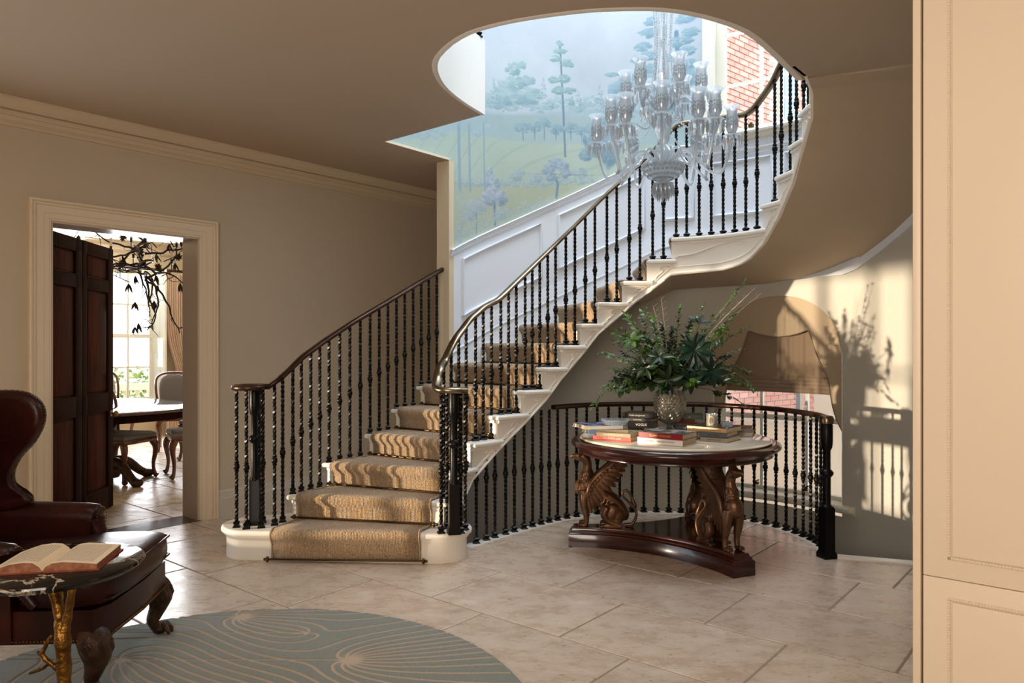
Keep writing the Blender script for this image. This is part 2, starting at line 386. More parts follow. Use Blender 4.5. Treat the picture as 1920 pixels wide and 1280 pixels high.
# door lining and casing
m = MB()
for t in (DT0, DT1):
    sg = 1 if t == DT0 else -1
    m.obox(hp(t+sg*.006, .12, DH/2), U*.012, V*.25, (0, 0, DH))
m.obox(hp((DT0+DT1)/2, .12, DH-.006), U*(DT1-DT0), V*.25, (0, 0, .012))
door1 = thing('door_1', '', ''); door1.pop('label', None); door1.pop('category', None); door1['kind'] = 'structure'; door1.location = hp(-.54, 0, 0)
m.build('door_lining', M('door_lining_paint', (196, 180, 164), .35), door1)
def frame_profile(m, t0, t1, z1, prof, s_sign=-1):
    """architrave: profile (distance from opening, projection) swept up, over and down with mitres"""
    rs = []
    for (tt, zz, dt, dz) in ((t0, 0, -1, 0), (t0, z1, -1, 1), (t1, z1, 1, 1), (t1, 0, 1, 0)):
        rs.append([hp(tt+dt*a, s_sign*b, zz+dz*a) for a, b in prof])
    m.rings(rs, True, True)
m = MB(); frame_profile(m, DT0, DT1, DH, [(0, 0), (0, .012), (.006, .018), (.014, .018), (.018, .024), (.05, .024), (.054, .030), (.100, .030), (.106, .044), (.116, .048), (.122, .040), (.128, .052), (.140, .054), (.145, .048), (.147, 0)])
m.build('casing', trim_m, door1, sharp=30)
# crown moulding and baseboard
def lwall_mould(name, t0, t1, prof, mat, zref):
    m = MB(); m.rings([[hp(t, -a, zref+b) for a, b in prof] for t in (t0, t1)]); return m.build(name, mat, kind='structure', sharp=28)
crown = [(0, 0), (.145, 0), (.145, -.012), (.138, -.016), (.128, -.03), (.112, -.052), (.100, -.060), (.100, -.068), (.094, -.072), (.060, -.072), (.060, -.080), (.074, -.082), (.072, -.108), (.058, -.112), (.050, -.128), (.036, -.140), (.026, -.143), (.026, -.150), (.020, -.152), (.016, -.166), (0, -.168)]
crown = [(a, b*1.0) for a, b in crown]
lwall_mould('trim_4', -6.4, 4.6, crown, M('crown_paint', (206, 188, 160), .5), CH)
bb = [(0, 0), (.022, 0), (.022, .148), (.018, .152), (.018, .158), (.014, .17), (.014, .205), (.010, .212), (.010, .222), (0, .224)]
lwall_mould('baseboard_left', .152, 4.6, bb, M('baseboard_paint', (200, 190, 174), .35), 0)
lwall_mould('baseboard_rear', -1.46, -1.23, bb, trim_m, 0)
# tall window out of the frame on the left: lets the low sun in
m = MB()
for k in range(5):
    t = WT0+(WT1-WT0)*k/4; m.obox(hp(t, .14, (WZ0+WZ1)/2), U*(.07 if k in (0, 2, 4) else .04), V*.05, (0, 0, WZ1-WZ0))
for z in (WZ0+.04, 1.25, WZ1-.03): m.obox(hp((WT0+WT1)/2, .14, z), U*(WT1-WT0), V*.05, (0, 0, .05))
m.build('window_3', winpaint_m, kind='structure')
# remaining shell: corridor behind the flight, rear walls, right side
m = MB()
def vq(m, a, b, z0, z1): a, b = Vector(a), Vector(b); m.add([(a.x, a.y, z0), (b.x, b.y, z0), (b.x, b.y, z1), (a.x, a.y, z1)], [(0, 1, 2, 3)])
nl = v2(NIB_L); nr = v2(NIB_R)
vq(m, nl, nl+U*1.9, -.02, CH); vq(m, nl+U*1.9, hp(2.6+.6, 0), -.02, CH)
m.build('wall_corridor', wall_m, kind='structure', sharp=None)
m = MB(); m.prism([nl, nr, nr+U*.06, nl+U*.06], .95, CH); m.build('wall_nib', M('nib_paint', (212, 196, 168), .5), kind='structure')
m = MB(); vq(m, hp(-6.4, 0), hp(-6.4, -8.4), -.02, CH); m.build('wall_rear', wall_m, kind='structure', sharp=None)
m = MB(); vq(m, hp(-6.4, -8.4), hp(-.1, -8.4), -.02, CH); vq(m, hp(-.1, -8.4), hp(-.1, -5.45), -.02, CH)
vq(m, hp(-.1, -5.45), cyl(-45, 0), -.02, CH); m.build('wall_right', wall_m, kind='structure', sharp=None)
# ================================================================ curved stair wall
TW0 = degrees(atan2(nr.y-CC.y, nr.x-CC.x))
rN = (nr-CC).length
def wr(th): # the wall starts at the nib and eases onto the circle
    return RO + (rN-RO)*max(0, min(1, (th-112)/(TW0-112)))**1.5 if th > 112 else RO
def cw(th, z, off=0): return cyl(th, z, wr(th)+off)
DADO = lambda th: (3.30 - .0187*max(0, th-72)) if th > 30 else 3.30+.0215*(30-th)
WA, WB = 60.9, 31.8            # angular span of both stair windows
AR_C, AR_H = (WA+WB)/2, (WA-WB)/2
def arch(th): return 1.36+.50*sqrt(max(0, 1-((th-AR_C)/AR_H)**2))
LSILL = .02; USILL, UHEAD = 3.36, 5.35
ths = sorted(set([-50+2.5*i for i in range(74)] + [WA, WB] + [WB+(WA-WB)*i/24 for i in range(25)] + [TW0])); ths = [t for t in ths if t <= TW0+1e-6]
low = MB(); pan = MB(); upr = MB()
for a, b in zip(ths, ths[1:]):
    mid = (a+b)/2; inw = WB < mid < WA
    def q(m, z0a, z0b, z1a, z1b): m.add([cw(a, z0a), cw(b, z0b), cw(b, z1b), cw(a, z1a)], [(0, 1, 2, 3)])
    lt = lambda t: DADO(t)-1.14
    if mid > -22:
        if inw: q(low, -2.4, -2.4, LSILL, LSILL); q(low, arch(a), arch(b), lt(a), lt(b))
        else: q(low, -2.4, -2.4, lt(a), lt(b))
        q(pan, lt(a), lt(b), DADO(a), DADO(b))
    else: q(low, -2.4, -2.4, CH, CH)
    if WB-1 < mid < WA+1.9:
        if not inw: q(upr, DADO(a), DADO(b), 7.6, 7.6)
        else: q(upr, UHEAD, UHEAD, 7.6, 7.6)
    elif mid <= WB-1 and mid > -22: q(upr, DADO(a), DADO(b), 7.6, 7.6)
low.build('wall_back', low_m, kind='structure', sharp=40, weld=True)
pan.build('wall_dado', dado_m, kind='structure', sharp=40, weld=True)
upr.build('wall_upper', M('upper_wall_paint', (190, 206, 214), .6), kind='structure', sharp=40, weld=True)
m = MB()   # floor of the lower stairwell, upper ceiling and the rest of the upper storey
m.add([(-3, 2, -2.4), (4.5, 2, -2.4), (4.5, 8.5, -2.4), (-3, 8.5, -2.4)], [(0, 1, 2, 3)]); m.build('floor_lower', stone_m, kind='structure', sharp=None)
m = MB(); m.add([(-4, -1, 7.6), (4.5, -1, 7.6), (4.5, 8.5, 7.6), (-4, 8.5, 7.6)], [(0, 3, 2, 1)]); m.build('ceiling_upper', white_m, kind='structure', sharp=None)
m = MB(); e0 = nr-U*2.6
vq(m, e0, (-3.6, 2.0, 0), UF, 7.6); vq(m, (-3.6, 2.0, 0), (-1.0, .6, 0), UF, 7.6); vq(m, (-1, .6, 0), (3.6, 1.0, 0), UF, 7.6); vq(m, (3.6, 1.0, 0), cyl(-22, 0), UF-.6, 7.6)
m.build('wall_gallery', white_m, kind='structure', sharp=None)
# inner side of the lower well so that no daylight leaks in under the hall floor
m = MB()
for a, b in zip(cpath, cpath[1:]): vq(m, a, b, -2.4, -.28)
vq(m, cpath[0], cw(TW0, 0), -2.4, -.02); vq(m, cpath[-1], cyl(-50, 0), -2.4, -.02)
m.build('wall_well', low_m, kind='structure', sharp=40)
# ================================================================ ceiling with the oval well
ring_px = [(905, 215), (860, 187), (828, 158), (815, 130), (820, 105), (860, 70), (920, 48), (1000, 32), (1100, 19.5), (1170, 16.5), (1240, 17), (1320, 30), (1400, 58), (1455, 103), (1493, 143)]
ring = [ceil_pt(*p) for p in ring_px]
ring = ring[:-1] + [Vector((1.785, 4.585, CH))]
ringS = spl(ring, 6)
outer = [hp(-6.4, 0), hp(-6.4, -8.4), Vector((5.5, -.5, 0)), Vector((5.5, 6, 0)), cyl(-20, 0), ]
hole = [v2(p) for p in ringS] + [cyl(th, 0) for th in range(-20, 112, 4)] + [cyl(th, 0, RO+.06) for th in (112, 116, 120, 124)] + [nr-W*.12, nr, v2(CORN)]
out2 = [hp(-6.4, .05), hp(-6.4, -8.6), Vector((6.5, -2, 0)), Vector((6.5, 9.5, 0)), Vector((.5, 9.5, 0)), hp(4.6, .05)]
tris = geometry.tessellate_polygon([[v2(p) for p in out2], hole]); allp = out2+hole
m = MB(); m.add([(p.x, p.y, CH) for p in allp], [tuple(t) for t in tris]); m.build('ceiling', ceil_m, kind='structure', sharp=None)
# thin edge bead of the ceiling opening on the straight side
m = MB(); m.sweep([v2(CORN)+Vector((0, 0, CH-.0)), v2(nr)+Vector((0, 0, CH-.0))], [(0, 0), (.008, .0), (.008, .02), (0, .02)]); m.build('trim_5', trim_m, kind='structure')
# gallery fascia above the ceiling edge
m = MB(); th = UF-CH
prof = [(-.02, -.004), (.004, -.004), (.014, .0), (.014, .022), (.006, .028), (.012, .03), (.012, .078), (.0, .086), (0, th-.13), (.010, th-.125), (.014, th-.10), (.014, th-.05), (.030, th-.045), (.040, th-.03), (.040, th-.02), (.055, th-.018), (.066, th-.006), (.060, th+.012), (.05, th+.016), (-.02, th+.016)]
# side>0 must point into the well: the ring runs from the left end round the front to the right
pr = [(-a, b) for a, b in prof]
fa = spl([v2(p)+Vector((0, 0, CH)) for p in ringS[::4]], 2)
m.sweep(fa, prof); 
m.build('trim_6', white_m, kind='structure', sharp=30)
m = MB(); gpoly = [v2(p) for p in ringS] + [Vector((3.6, 3.4, 0)), Vector((3.6, .9, 0)), Vector((-3.6, .9, 0)), e0, v2(CORN)]
tr = geometry.tessellate_polygon([gpoly]); m.add([(p.x, p.y, UF) for p in gpoly], [tuple(t) for t in tr])
a, b = v2(CORN), v2(GAL); vq(m, a, b, CH, UF); vq(m, v2(CORN), nr-U*2.6, CH, UF)
m.build('floor_gallery', white_m, kind='structure', sharp=None)
# ================================================================ staircase
stair = thing('staircase', 'sweeping white staircase with moulded tread ends curving up to the gallery', 'staircase', (-.9, 5.2, 0))
def updir(k):
    d = v2(RP[k])-v2(LP[k]); n = Vector((-d.y, d.x, 0)).normalized()   # towards the top of the flight
    nxt = LR(k+1, .5) - LR(k, .5)
    return n if n.dot(nxt) > 0 else -n
def arcs(k):
    """inner and outer edge points of tread k"""
    if k == 13: return [v2(p) for p in ((1.285, 5.98), (1.42, 5.93), (1.57, 5.84), (1.70, 5.73), (1.79, 5.62), (1.85, 5.52))], [cyl(t, 0) for t in (70, 63, 56, 49, 42, 35, 28)]
    return [v2(RP[k]), v2(RP[k+1])], [v2(LP[k]), v2(LP[k+1])]
def slab3(m, poly, z0, z1, r=.014):
    """horizontal board with a rounded edge"""
    n = len(poly); c = sum(poly, Vector())/n
    def off(d):
        out = []
        for i in range(n):
            a, b, e = poly[i-1], poly[i], poly[(i+1) % n]
            d1 = (b-a).normalized(); d2 = (e-b).normalized(); n1 = Vector((d1.y, -d1.x, 0)); n2 = Vector((d2.y, -d2.x, 0))
            if n1.dot(a-c)+n1.dot(b-c) < 0: n1 = -n1
            if n2.dot(b-c)+n2.dot(e-c) < 0: n2 = -n2
            nn = (n1+n2); nn = nn/max(.6, nn.dot(n1)) if nn.length > 1e-6 else n1
            out.append(b+nn*d)
        return out
    h = z1-z0; rs = []
    for d, z in ((-r*.9, z0), (-r*.2, z0+h*.12), (0, z0+h*.4), (0, z0+h*.65), (-r*.3, z0+h*.9), (-r, z1)):
        rs.append([(p.x, p.y, z) for p in off(d)])
    m.rings(rs)
TT = .036
for k in range(2, 21):
    inn, out = arcs(k); up = updir(k+1) if k < 20 else updir(20)
    ri, ro = inn[-1], out[-1]
    side = (v2(RP[k])-v2(LP[k])).normalized()
    # the nosing returns run a little past the next riser
    ext_in = [inn[-1]+(inn[-1]-inn[-2]).normalized()*.045]
    poly = [p for p in out] + [out[-1]+up*.02] + [ext_in[0]] + list(reversed(inn))
    if k == 12: poly = [out[0], out[1]+up*.02, ext_in[0], inn[1], inn[0]]
    m = MB(); slab3(m, poly, tz(k)-TT, tz(k)); m.build('tread', white_m, stair, sharp=50)
    # small cove under the nosing
    a, b = LR(k, 0), LR(k, 1); u2 = updir(k)
    inb = -side*.0
    m = MB()
    p0, p1 = a+u2*.03, b+u2*.03-side*.032
    if k <= 6: p0 = p0+side*.045
    m.obox((p0+p1)/2+Vector((0, 0, (tz(k-1)+tz(k)-TT)/2)), p1-p0, u2*.02, (0, 0, tz(k)-TT-tz(k-1)))
    m.obox((p0+p1)/2-u2*.012+Vector((0, 0, tz(k)-TT-.010)), p1-p0, u2*.016, (0, 0, .02))
    m.build('riser', white_m, stair)
# curtail step
def circ(c, r, a0, a1, n): return [Vector((c[0]+r*cos(R(a0+(a1-a0)*i/n)), c[1]+r*sin(R(a0+(a1-a0)*i/n)), 0)) for i in range(n+1)]
def curtail(d): return circ((-1.755, 5.10), .235+d, 95, 262, 14) + [Vector((-1.2, 4.835-d, 0)), Vector((-.8, 4.80-d, 0))] + circ((-.475, 4.99), .205+d, 268, 440, 14) + [Vector((-.6, 5.35, 0)), Vector((-1.5, 5.45, 0))]
m = MB(); slab3(m, curtail(0), tz(1)-.04, tz(1), .018); m.build('tread', white_m, stair, sharp=50)
m = MB(); m.prism(curtail(-.035), 0, tz(1)-.04); m.prism(curtail(-.022), tz(1)-.058, tz(1)-.038); m.build('riser', white_m, stair, sharp=40)
# inner string path, inset from the nosing returns
inner = []
for k in range(2, 21):
    inn, _ = arcs(k)
    for i, p in enumerate(inn[:-1]): inner.append((k + i/(len(inn)-1), p))
inner.append((21, v2(RP[21])))
ks = [a for a, _ in inner]; IX = [p.x for _, p in inner]; IY = [p.y for _, p in inner]
def ipt(s, inset=0):
    p = Vector((interp(s, ks, IX), interp(s, ks, IY), 0))
    if inset:
        e = .12; a = Vector((interp(s-e, ks, IX), interp(s-e, ks, IY), 0)); b = Vector((interp(s+e, ks, IX), interp(s+e, ks, IY), 0)); d = (b-a).normalized()
        p = p + Vector((-d.y, d.x, 0))*inset
    return p
def path_len(s):  # how far along the pitch line, as a tread number, with the landing stretched
    return s
ZB = [(2, -.05), (2.6, .12), (3, .25), (4, tz(4)-.27), (5, tz(5)-.27), (6, tz(6)-.27), (8, tz(8)-.27), (10, tz(10)-.27), (11.5, tz(11.5)-.27), (12.5, tz(12.5)-.30), (13.05, tz(13)-.30), (13.3, tz(13)-.292), (13.5, tz(13)-.285), (13.75, tz(13)-.24), (14, tz(14)-.30), (15, tz(15)-.31), (16, tz(16)-.29), (17, tz(17)-.25), (18, 2.90), (18.6, 2.97), (19.2, 3.03), (20, CH), (21, CH)]
def zbot(s): return interp(s, [a for a, _ in ZB], [b for _, b in ZB])
m = MB(); top = []; bot = []
ss = []
s = 2.0
while s < 20.95: ss.append(s); s += .1
for side_ in (.030, .046):
    for a, b in zip(ss, ss[1:]):
        k = int(a+.001); zt = tz(k)-TT
        pa, pb = ipt(a, side_), ipt(b, side_)
        m.add([(pa.x, pa.y, zbot(a)), (pb.x, pb.y, zbot(b)), (pb.x, pb.y, zt), (pa.x, pa.y, zt)], [(0, 1, 2, 3)])
for a, b in zip(ss, ss[1:]):
    p1, p2, p3, p4 = ipt(a, .030), ipt(b, .030), ipt(b, .046), ipt(a, .046)
    m.add([(p1.x, p1.y, zbot(a)), (p2.x, p2.y, zbot(b)), (p3.x, p3.y, zbot(b)), (p4.x, p4.y, zbot(a))], [(0, 1, 2, 3)])
m.build('string', white_m, stair, sharp=30, weld=True)
m = MB()
m.tube([ipt(s, .028)+Vector((0, 0, zbot(s)+.012)) for s in ss if s > 2.6 and s < 18], .011, 6)
m.tube([ipt(s, .029)+Vector((0, 0, zbot(s)+.062)) for s in ss if s > 2.8 and s < 18], .006, 6)
m.build('string_bead', white_m, stair, sharp=60)
# carved scroll bracket under each nosing return
for k in range(3, 19):
    m = MB(); w_ = 1.0
    def bp_(f, z): p = ipt(k+f*w_, .026); return Vector((p.x, p.y, z))
    zt = tz(k)-TT; zl = tz(k)-.24 if k != 13 else tz(k)-.2
    if k == 13: pts = [(.04, zt-.13), (.10, zt-.115), (.25, zt-.10), (.42, zt-.055), (.6, zt-.03), (.70, zt-.03), (.73, zt-.045), (.71, zt-.055)]
    else: pts = [(.90, zt-.03), (.72, zt-.022), (.56, zt-.035), (.55, zt-.05), (.66, zt-.052), (.60, zt-.075), (.42, zt-.10), (.36, zt-.125), (.20, zt-.14), (.10, zt-.16), (.06, zt-.15)]
    m.tube(spl([bp_(a, b) for a, b in pts], 4), [.0055]*(len(pts)*4-3), 6)
    # applied scotia under the nosing
    m.tube([bp_(a, zt-.010) for a in (0.02, .25, .5, .75, 1.0)] if k != 13 else [bp_(a/10, zt-.010) for a in range(11)], .011, 6)
    m.build('bracket', white_m, stair, sharp=60)
# cut string on the hall side of the lower steps
m = MB()
for k in range(2, 7):
    a, b = v2(LP[k]), v2(LP[k+1]); d = (b-a).normalized(); nn = Vector((d.y, -d.x, 0))
    if k == 6: b = nl+Vector((.05, -.05, 0))
    m.obox((a+b)/2+nn*.055+d*.02+Vector((0, 0, (tz(k)-TT)/2)), (b-a), nn*.03, (0, 0, tz(k)-TT))
    m.tube([a+nn*.03+d*.03+Vector((0, 0, tz(k)-TT-.012)), b+nn*.03+Vector((0, 0, tz(k)-TT-.012))], .012, 6)
m.build('string', white_m, stair)
# soffit
def outp(s):
    k = int(s); f = s-k
    if k in LTH and k+1 in LTH:
        th = LTH[k]*(1-f)+LTH[k+1]*f; return cyl(th, 0)
    a, b = v2(LP[k]), v2(LP.get(k+1, LP[k])); return a.lerp(b, f)
m = MB(); rows = []
for i in range(0, 190):
    s = 2.0 + i*.1
    if s > 20.01: break
    zi = zbot(s); zo = zi-.04 if s > 12 else zi
    zo = zi-.04*max(0, min(1, (19-s)/2)) if s > 16.9 else zo
    if 14 < s < 17: zo = zi-.06
    a = ipt(s, .044) if s < 19.9 else v2(ringS[-1]); b = outp(s); row = []
    for j in range(9):
        f = j/8; p = a.lerp(b, f); z = zi+(zo-zi)*f
        row.append((p.x, p.y, z))
    rows.append(row)
m.grid(rows); m.build('soffit', soffit_m, stair, sharp=60, weld=True)
# dado rail, panels and skirting on the curved wall (parts of the setting)
def wallsweep(m, th0, th1, zf, prof, step=3):
    n = max(2, int(abs(th1-th0)/step)); rs = []
    for i in range(n+1):
        th = th0+(th1-th0)*i/n; rs.append([cw(th, zf(th)+b, -a) for a, b in prof])
    m.rings(rs)
trimw = thing('trim_7', '', '', cyl(90, 1), kind='structure'); trimw.pop('label', None); trimw.pop('category', None)
m = MB(); dprof = [(0, .0), (.040, 0), (.046, -.010), (.040, -.020), (.028, -.026), (.028, -.036), (.018, -.040), (.020, -.052), (.012, -.066), (.006, -.070), (0, -.072)]
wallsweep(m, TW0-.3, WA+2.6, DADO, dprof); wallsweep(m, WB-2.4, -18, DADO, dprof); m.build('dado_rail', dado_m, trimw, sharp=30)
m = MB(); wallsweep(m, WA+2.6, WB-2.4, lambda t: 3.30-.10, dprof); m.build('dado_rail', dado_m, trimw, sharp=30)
m = MB()
SK = lambda th: DADO(th)-.80
sprof = [(0, -.5), (.02, -.5), (.02, -.03), (.014, -.015), (.014, 0), (0, .002)]
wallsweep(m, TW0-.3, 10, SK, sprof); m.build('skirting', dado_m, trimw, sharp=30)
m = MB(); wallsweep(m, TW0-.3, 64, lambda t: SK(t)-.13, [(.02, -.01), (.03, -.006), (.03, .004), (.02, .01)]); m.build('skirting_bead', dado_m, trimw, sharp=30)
pprof = [(-.004, -.022), (.008, -.022), (.014, -.012), (.010, -.004), (.016, .004), (.020, .014), (.012, .020), (-.004, .022)]
def panel(th0, th1, zt, zb):
    m = MB(); n = 10
    top = [cw(th0+(th1-th0)*i/n, DADO(th0+(th1-th0)*i/n)-zt, -.008) for i in range(n+1)]
    bot = [cw(th1+(th0-th1)*i/n, DADO(th1+(th0-th1)*i/n)-zb, -.008) for i in range(n+1)]
    pth = top+bot+[top[0]]
    m.tube(pth, .016, 6); pth2 = [p for p in pth]
    m.tube([Vector((CC.x+(p.x-CC.x)*.9925, CC.y+(p.y-CC.y)*.9925, p.z)) for p in pth], .007, 6)
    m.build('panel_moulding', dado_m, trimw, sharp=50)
panel(122.6, 101.8, .15, .66); panel(97.5, 77, .15, .66); panel(72.5, 65.5, .15, .68)
for a, b in ((61, 47.5), (44.5, 31)): panel(a, b, .20, .68)
panel(27, 8, .15, .66)
m = MB(); m.sweep([nr+Vector((.01, .02, 1.0)), nr+Vector((.01, .02, 3.07))], [(0, 0)]*3) if False else None
# ================================================================ stair runner carpet
carpet_m = M('sisal_runner', (150, 120, 88), .92, sheen=.3)
N, L, B = nodes(carpet_m)
tc = N.new('ShaderNodeTexCoord'); n1 = N.new('ShaderNodeTexNoise'); n1.inputs['Scale'].default_value = 190; n1.inputs['Detail'].default_value = 3
L.new(tc.outputs['Object'], n1.inputs[0]); r = N.new('ShaderNodeValToRGB'); r.color_ramp.elements[0].position = .32; r.color_ramp.elements[1].position = .68
r.color_ramp.elements[0].color = lin((112, 84, 56))+(1,); r.color_ramp.elements[1].color = lin((206, 176, 138))+(1,); L.new(n1.outputs['Fac'], r.inputs[0]); L.new(r.outputs[0], B.inputs['Base Color'])
u = N.new('ShaderNodeBump'); u.inputs['Strength'].default_value = .7; u.inputs['Distance'].default_value = .006
w1 = N.new('ShaderNodeTexWave'); w1.inputs['Scale'].default_value = 32; w1.inputs['Distortion'].default_value = .6; L.new(tc.outputs['Object'], w1.inputs[0])
ad = N.new('ShaderNodeMath'); L.new(n1.outputs['Fac'], ad.inputs[0]); L.new(w1.outputs['Fac'], ad.inputs[1]); L.new(ad.outputs[0], u.inputs['Height']); L.new(u.outputs[0], B.inputs['Normal'])
runner = thing('stair_runner', 'brown ribbed carpet runner laid up the middle of the white stairs', 'carpet', (-.9, 5.2, 0))
CF = {1: None}
def cpt(k, f):
    if k == 1: return Vector((-1.575, 4.842, 0)).lerp(Vector((-.60, 4.80, 0)), f)
    lo, hi = (.085, .885) if k < 7 else (.11, .89)
    if k == 2: lo, hi = .075, .90
    return LR(k, lo+(hi-lo)*f)
def outer_c(k, f):
    inn, out = arcs(k); return None
m = MB(); rows = []
NF = 8
def prow(fn): return [fn(j/NF) for j in range(NF+1)]
def V3(p, z): return Vector((p.x, p.y, z))
T = .013
for k in range(1, 21):
    u2 = updir(k) if k > 1 else Vector((.04, 1, 0)).normalized()
    zl = (tz(k-1) if k > 1 else 0); zk = tz(k)
    prof = [(.018, zl+T), (.014, zl+.05), (.012, zk-.075), (-.004, zk-.05), (-.014, zk-.036), (-.018, zk-.018), (-.012, zk+.002), (.006, zk+T-.001), (.03, zk+T)]
    for d, z in prof: rows.append(prow(lambda f: V3(cpt(k, f)+u2*d, z)))
    if k == 13:
        for th, q in ((56, (1.55, 5.86)), (42, (1.77, 5.66))):
            a, b = cyl(th, 0), v2(q); rows.append(prow(lambda f: V3(a.lerp(b, .11+.78*f), tz(13)+T)))
m.grid(rows)
me_o = m.build('carpet', carpet_m, runner, sharp=70)
sm = me_o.modifiers.new('thick', 'SOLIDIFY'); sm.thickness = .010; sm.offset = 0
# bound edges
for f in (0, 1):
    m = MB(); m.tube([r_[0 if f == 0 else -1] for r_ in rows], .008, 6); m.build('binding', carpet_m, runner, sharp=80)
for k in range(1, 9):
    u2 = updir(k) if k > 1 else Vector((.04, 1, 0)).normalized()
    a, b = cpt(k, 0), cpt(k, 1); d = (b-a).normalized(); z = (tz(k-1) if k > 1 else 0)+.024
    a, b = V3(a-d*.025-u2*.004, z), V3(b+d*.025-u2*.004, z)
    m = MB(); m.tube([a, b], .0065, 8)
    for p in (a, b):
        m.ball(p, .014, 8, 6); m.obox(p+d*(-.0 if p == a else 0), d*.012, u2*.012, (0, 0, .036))
        m.ball(p+d*(-.018 if p == a else .018), .010, 8, 6)
    m.build('stair_rod', rod_m, runner, sharp=50)
# ================================================================ railings
def baluster(m, p, h, kz, twist=1, w=.0095, seed=0):
    """square twisted bar with a collared knuckle and a stepped shoe"""
    rs = []; n = int(h/.014); ph = seed*1.3
    for i in range(n+1):
        z = h*i/n; a = ph + twist*z*2*pi/.13
        ww = w*(1+.05*sin(i*1.7+seed)); fade = 1
        rs.append([(p.x+ww*1.35*cos(a+j*pi/2+pi/4), p.y+ww*1.35*sin(a+j*pi/2+pi/4), p.z+z) for j in range(4)])
    m.rings(rs)
    def sq(r, z): return [(p.x+r*cos(j*pi/2+pi/4+.3), p.y+r*sin(j*pi/2+pi/4+.3), p.z+z) for j in range(4)]
    m.rings([sq(.034, 0), sq(.034, .006), sq(.022, .014), sq(.020, .02), sq(.029, .027), sq(.029, .034), sq(.016, .042)])
    m.lathe([(.011, kz-.034), (.017, kz-.032), (.017, kz-.026), (.012, kz-.022), (.019, kz-.012), (.021, kz), (.019, kz+.012), (.012, kz+.022), (.017, kz+.026), (.017, kz+.032), (.011, kz+.034)], p, 10)
def newel(m, p, h, sq=.075, bh=.32, r=.024):
    q = lambda a, z: [(p.x+a*cos(j*pi/2+pi/4+.25)*.707*2/1.414, p.y+a*sin(j*pi/2+pi/4+.25), p.z+z) for j in range(4)]
    s_ = sq*.62
    m.rings([q(s_*1.25, 0), q(s_*1.25, .03), q(s_, .05), q(s_, bh), q(s_*.8, bh+.015)])
    m.lathe([(r*1.5, bh), (r*1.5, bh+.015), (r, bh+.03), (r, h*.60), (r*1.2, h*.605), (r*1.6, h*.62), (r*1.7, h*.63), (r*1.6, h*.64), (r*1.2, h*.655), (r*.95, h*.66), (r*.95, h*.80), (r*1.35, h*.82), (r*1.5, h*.86), (r*1.5, h*.99), (r*1.3, h)], p, 16)
RAILP = [(-.026, -.010), (-.020, -.018), (0, -.020), (.020, -.018), (.026, -.010), (.028, 0), (.024, .011), (.012, .018), (0, .020), (-.012, .018), (-.024, .011), (-.028, 0)]
def crossing(px, path):
    k = (px-960)/FP
    for a, b in zip(path, path[1:]):
        fa, fb = a.x-k*a.y, b.x-k*b.y
        if fa*fb <= 0 and abs(fa-fb) > 1e-9: return a.lerp(b, fa/(fa-fb))
    return None
# --- left railing
lr = thing('stair_railing', 'wrought iron railing with dark bronze handrail and scroll on the hall side of the stairs', 'railing', (-1.75, 5.04, tz(1)), group='stair railings')
lx = [436, 504, 520, 535, 566.7, 608, 660, 728, 790.6, 828.4]; ly = [727, 724.5, 713, 700, 669, 639, 605, 564.6, 527, 505]
lpath = [v2((-1.72, 4.95)), v2((-1.60, 5.15)), v2((-1.53, 5.24)), v2((-1.37, 5.52)), v2((-1.13, 5.85)), v2((-.955, 6.12)), v2((-.785, 6.37)), v2((-.66, 6.58)), v2((-.56, 6.74))]
def railz(p, xs, ys): x = 960+p.x/p.y*FP; return EYE+(HY-interp(x, xs, ys))*p.y/FP
rp = []
for x in (828, 810, 790, 760, 728, 690, 660, 635, 608, 585, 566, 550, 535, 520, 508):
    p = crossing(x, lpath); rp.append(V3(p, railz(p, lx, ly)))
zs = EYE+(HY-727)*5.03/FP; cv = Vector((-1.72, 5.05, zs))
zs = rp[-1].z-.012
cv = V3(fl(470, 985, tz(1)), zs); vol = []
a0 = atan2(rp[-1].y-cv.y, rp[-1].x-cv.x); r0 = max(.11, min(.16, (v2(rp[-1])-v2(cv)).length))
for i in range(0, 34):
    a = a0 - .0 + i*.27; rr_ = r0*(1-i/44); vol.append(cv+Vector((rr_*cos(a), rr_*sin(a), 0)))
vol2 = [cv+Vector((r0*(1-i/44)*cos(a0-i*.27), r0*(1-i/44)*sin(a0-i*.27), 0)) for i in range(34)]
m = MB(); m.sweep(spl(rp[:-1], 3)+vol[1:], RAILP); m.lathe([(.02, -.018), (.034, -.014), (.036, .004), (.028, .018), (.012, .022)], cv, 16)
m.build('handrail', darkrail_m, lr, sharp=60)
nb = fl(477, 983, tz(1)); m = MB(); newel(m, nb, zs-tz(1)-.01, .07, .30, .022); m.build('newel_post', iron_m, lr, sharp=40)
for i, (x, y) in enumerate(((443.6, 988), (462, 991), (490, 989), (493, 979), (486, 976), (514.8, 984), (530, 978))):
    p = fl(x, y, tz(1)); m = MB(); zr = railz(p, lx, ly) if x > 504 else zs
    baluster(m, p, zr-.012-p.z, max(.38, zr-.53-p.z), seed=i); m.build('baluster', iron_m, lr, sharp=35)
for k, xs in ((2, (549, 565, 582.7, 599.5)), (3, (617, 637, 656, 675.6)), (4, (694, 711, 727.4)), (5, (743.5, 759, 774.7)), (6, (789.8, 804, 819))):
    for i, x in enumerate(xs):
        p = crossing(x, lpath)+Vector((0, 0, tz(k))); m = MB(); zr = railz(p, lx, ly); baluster(m, p, zr-.012-p.z, zr-.53-p.z, seed=k*3+i); m.build('baluster', iron_m, lr, sharp=35)
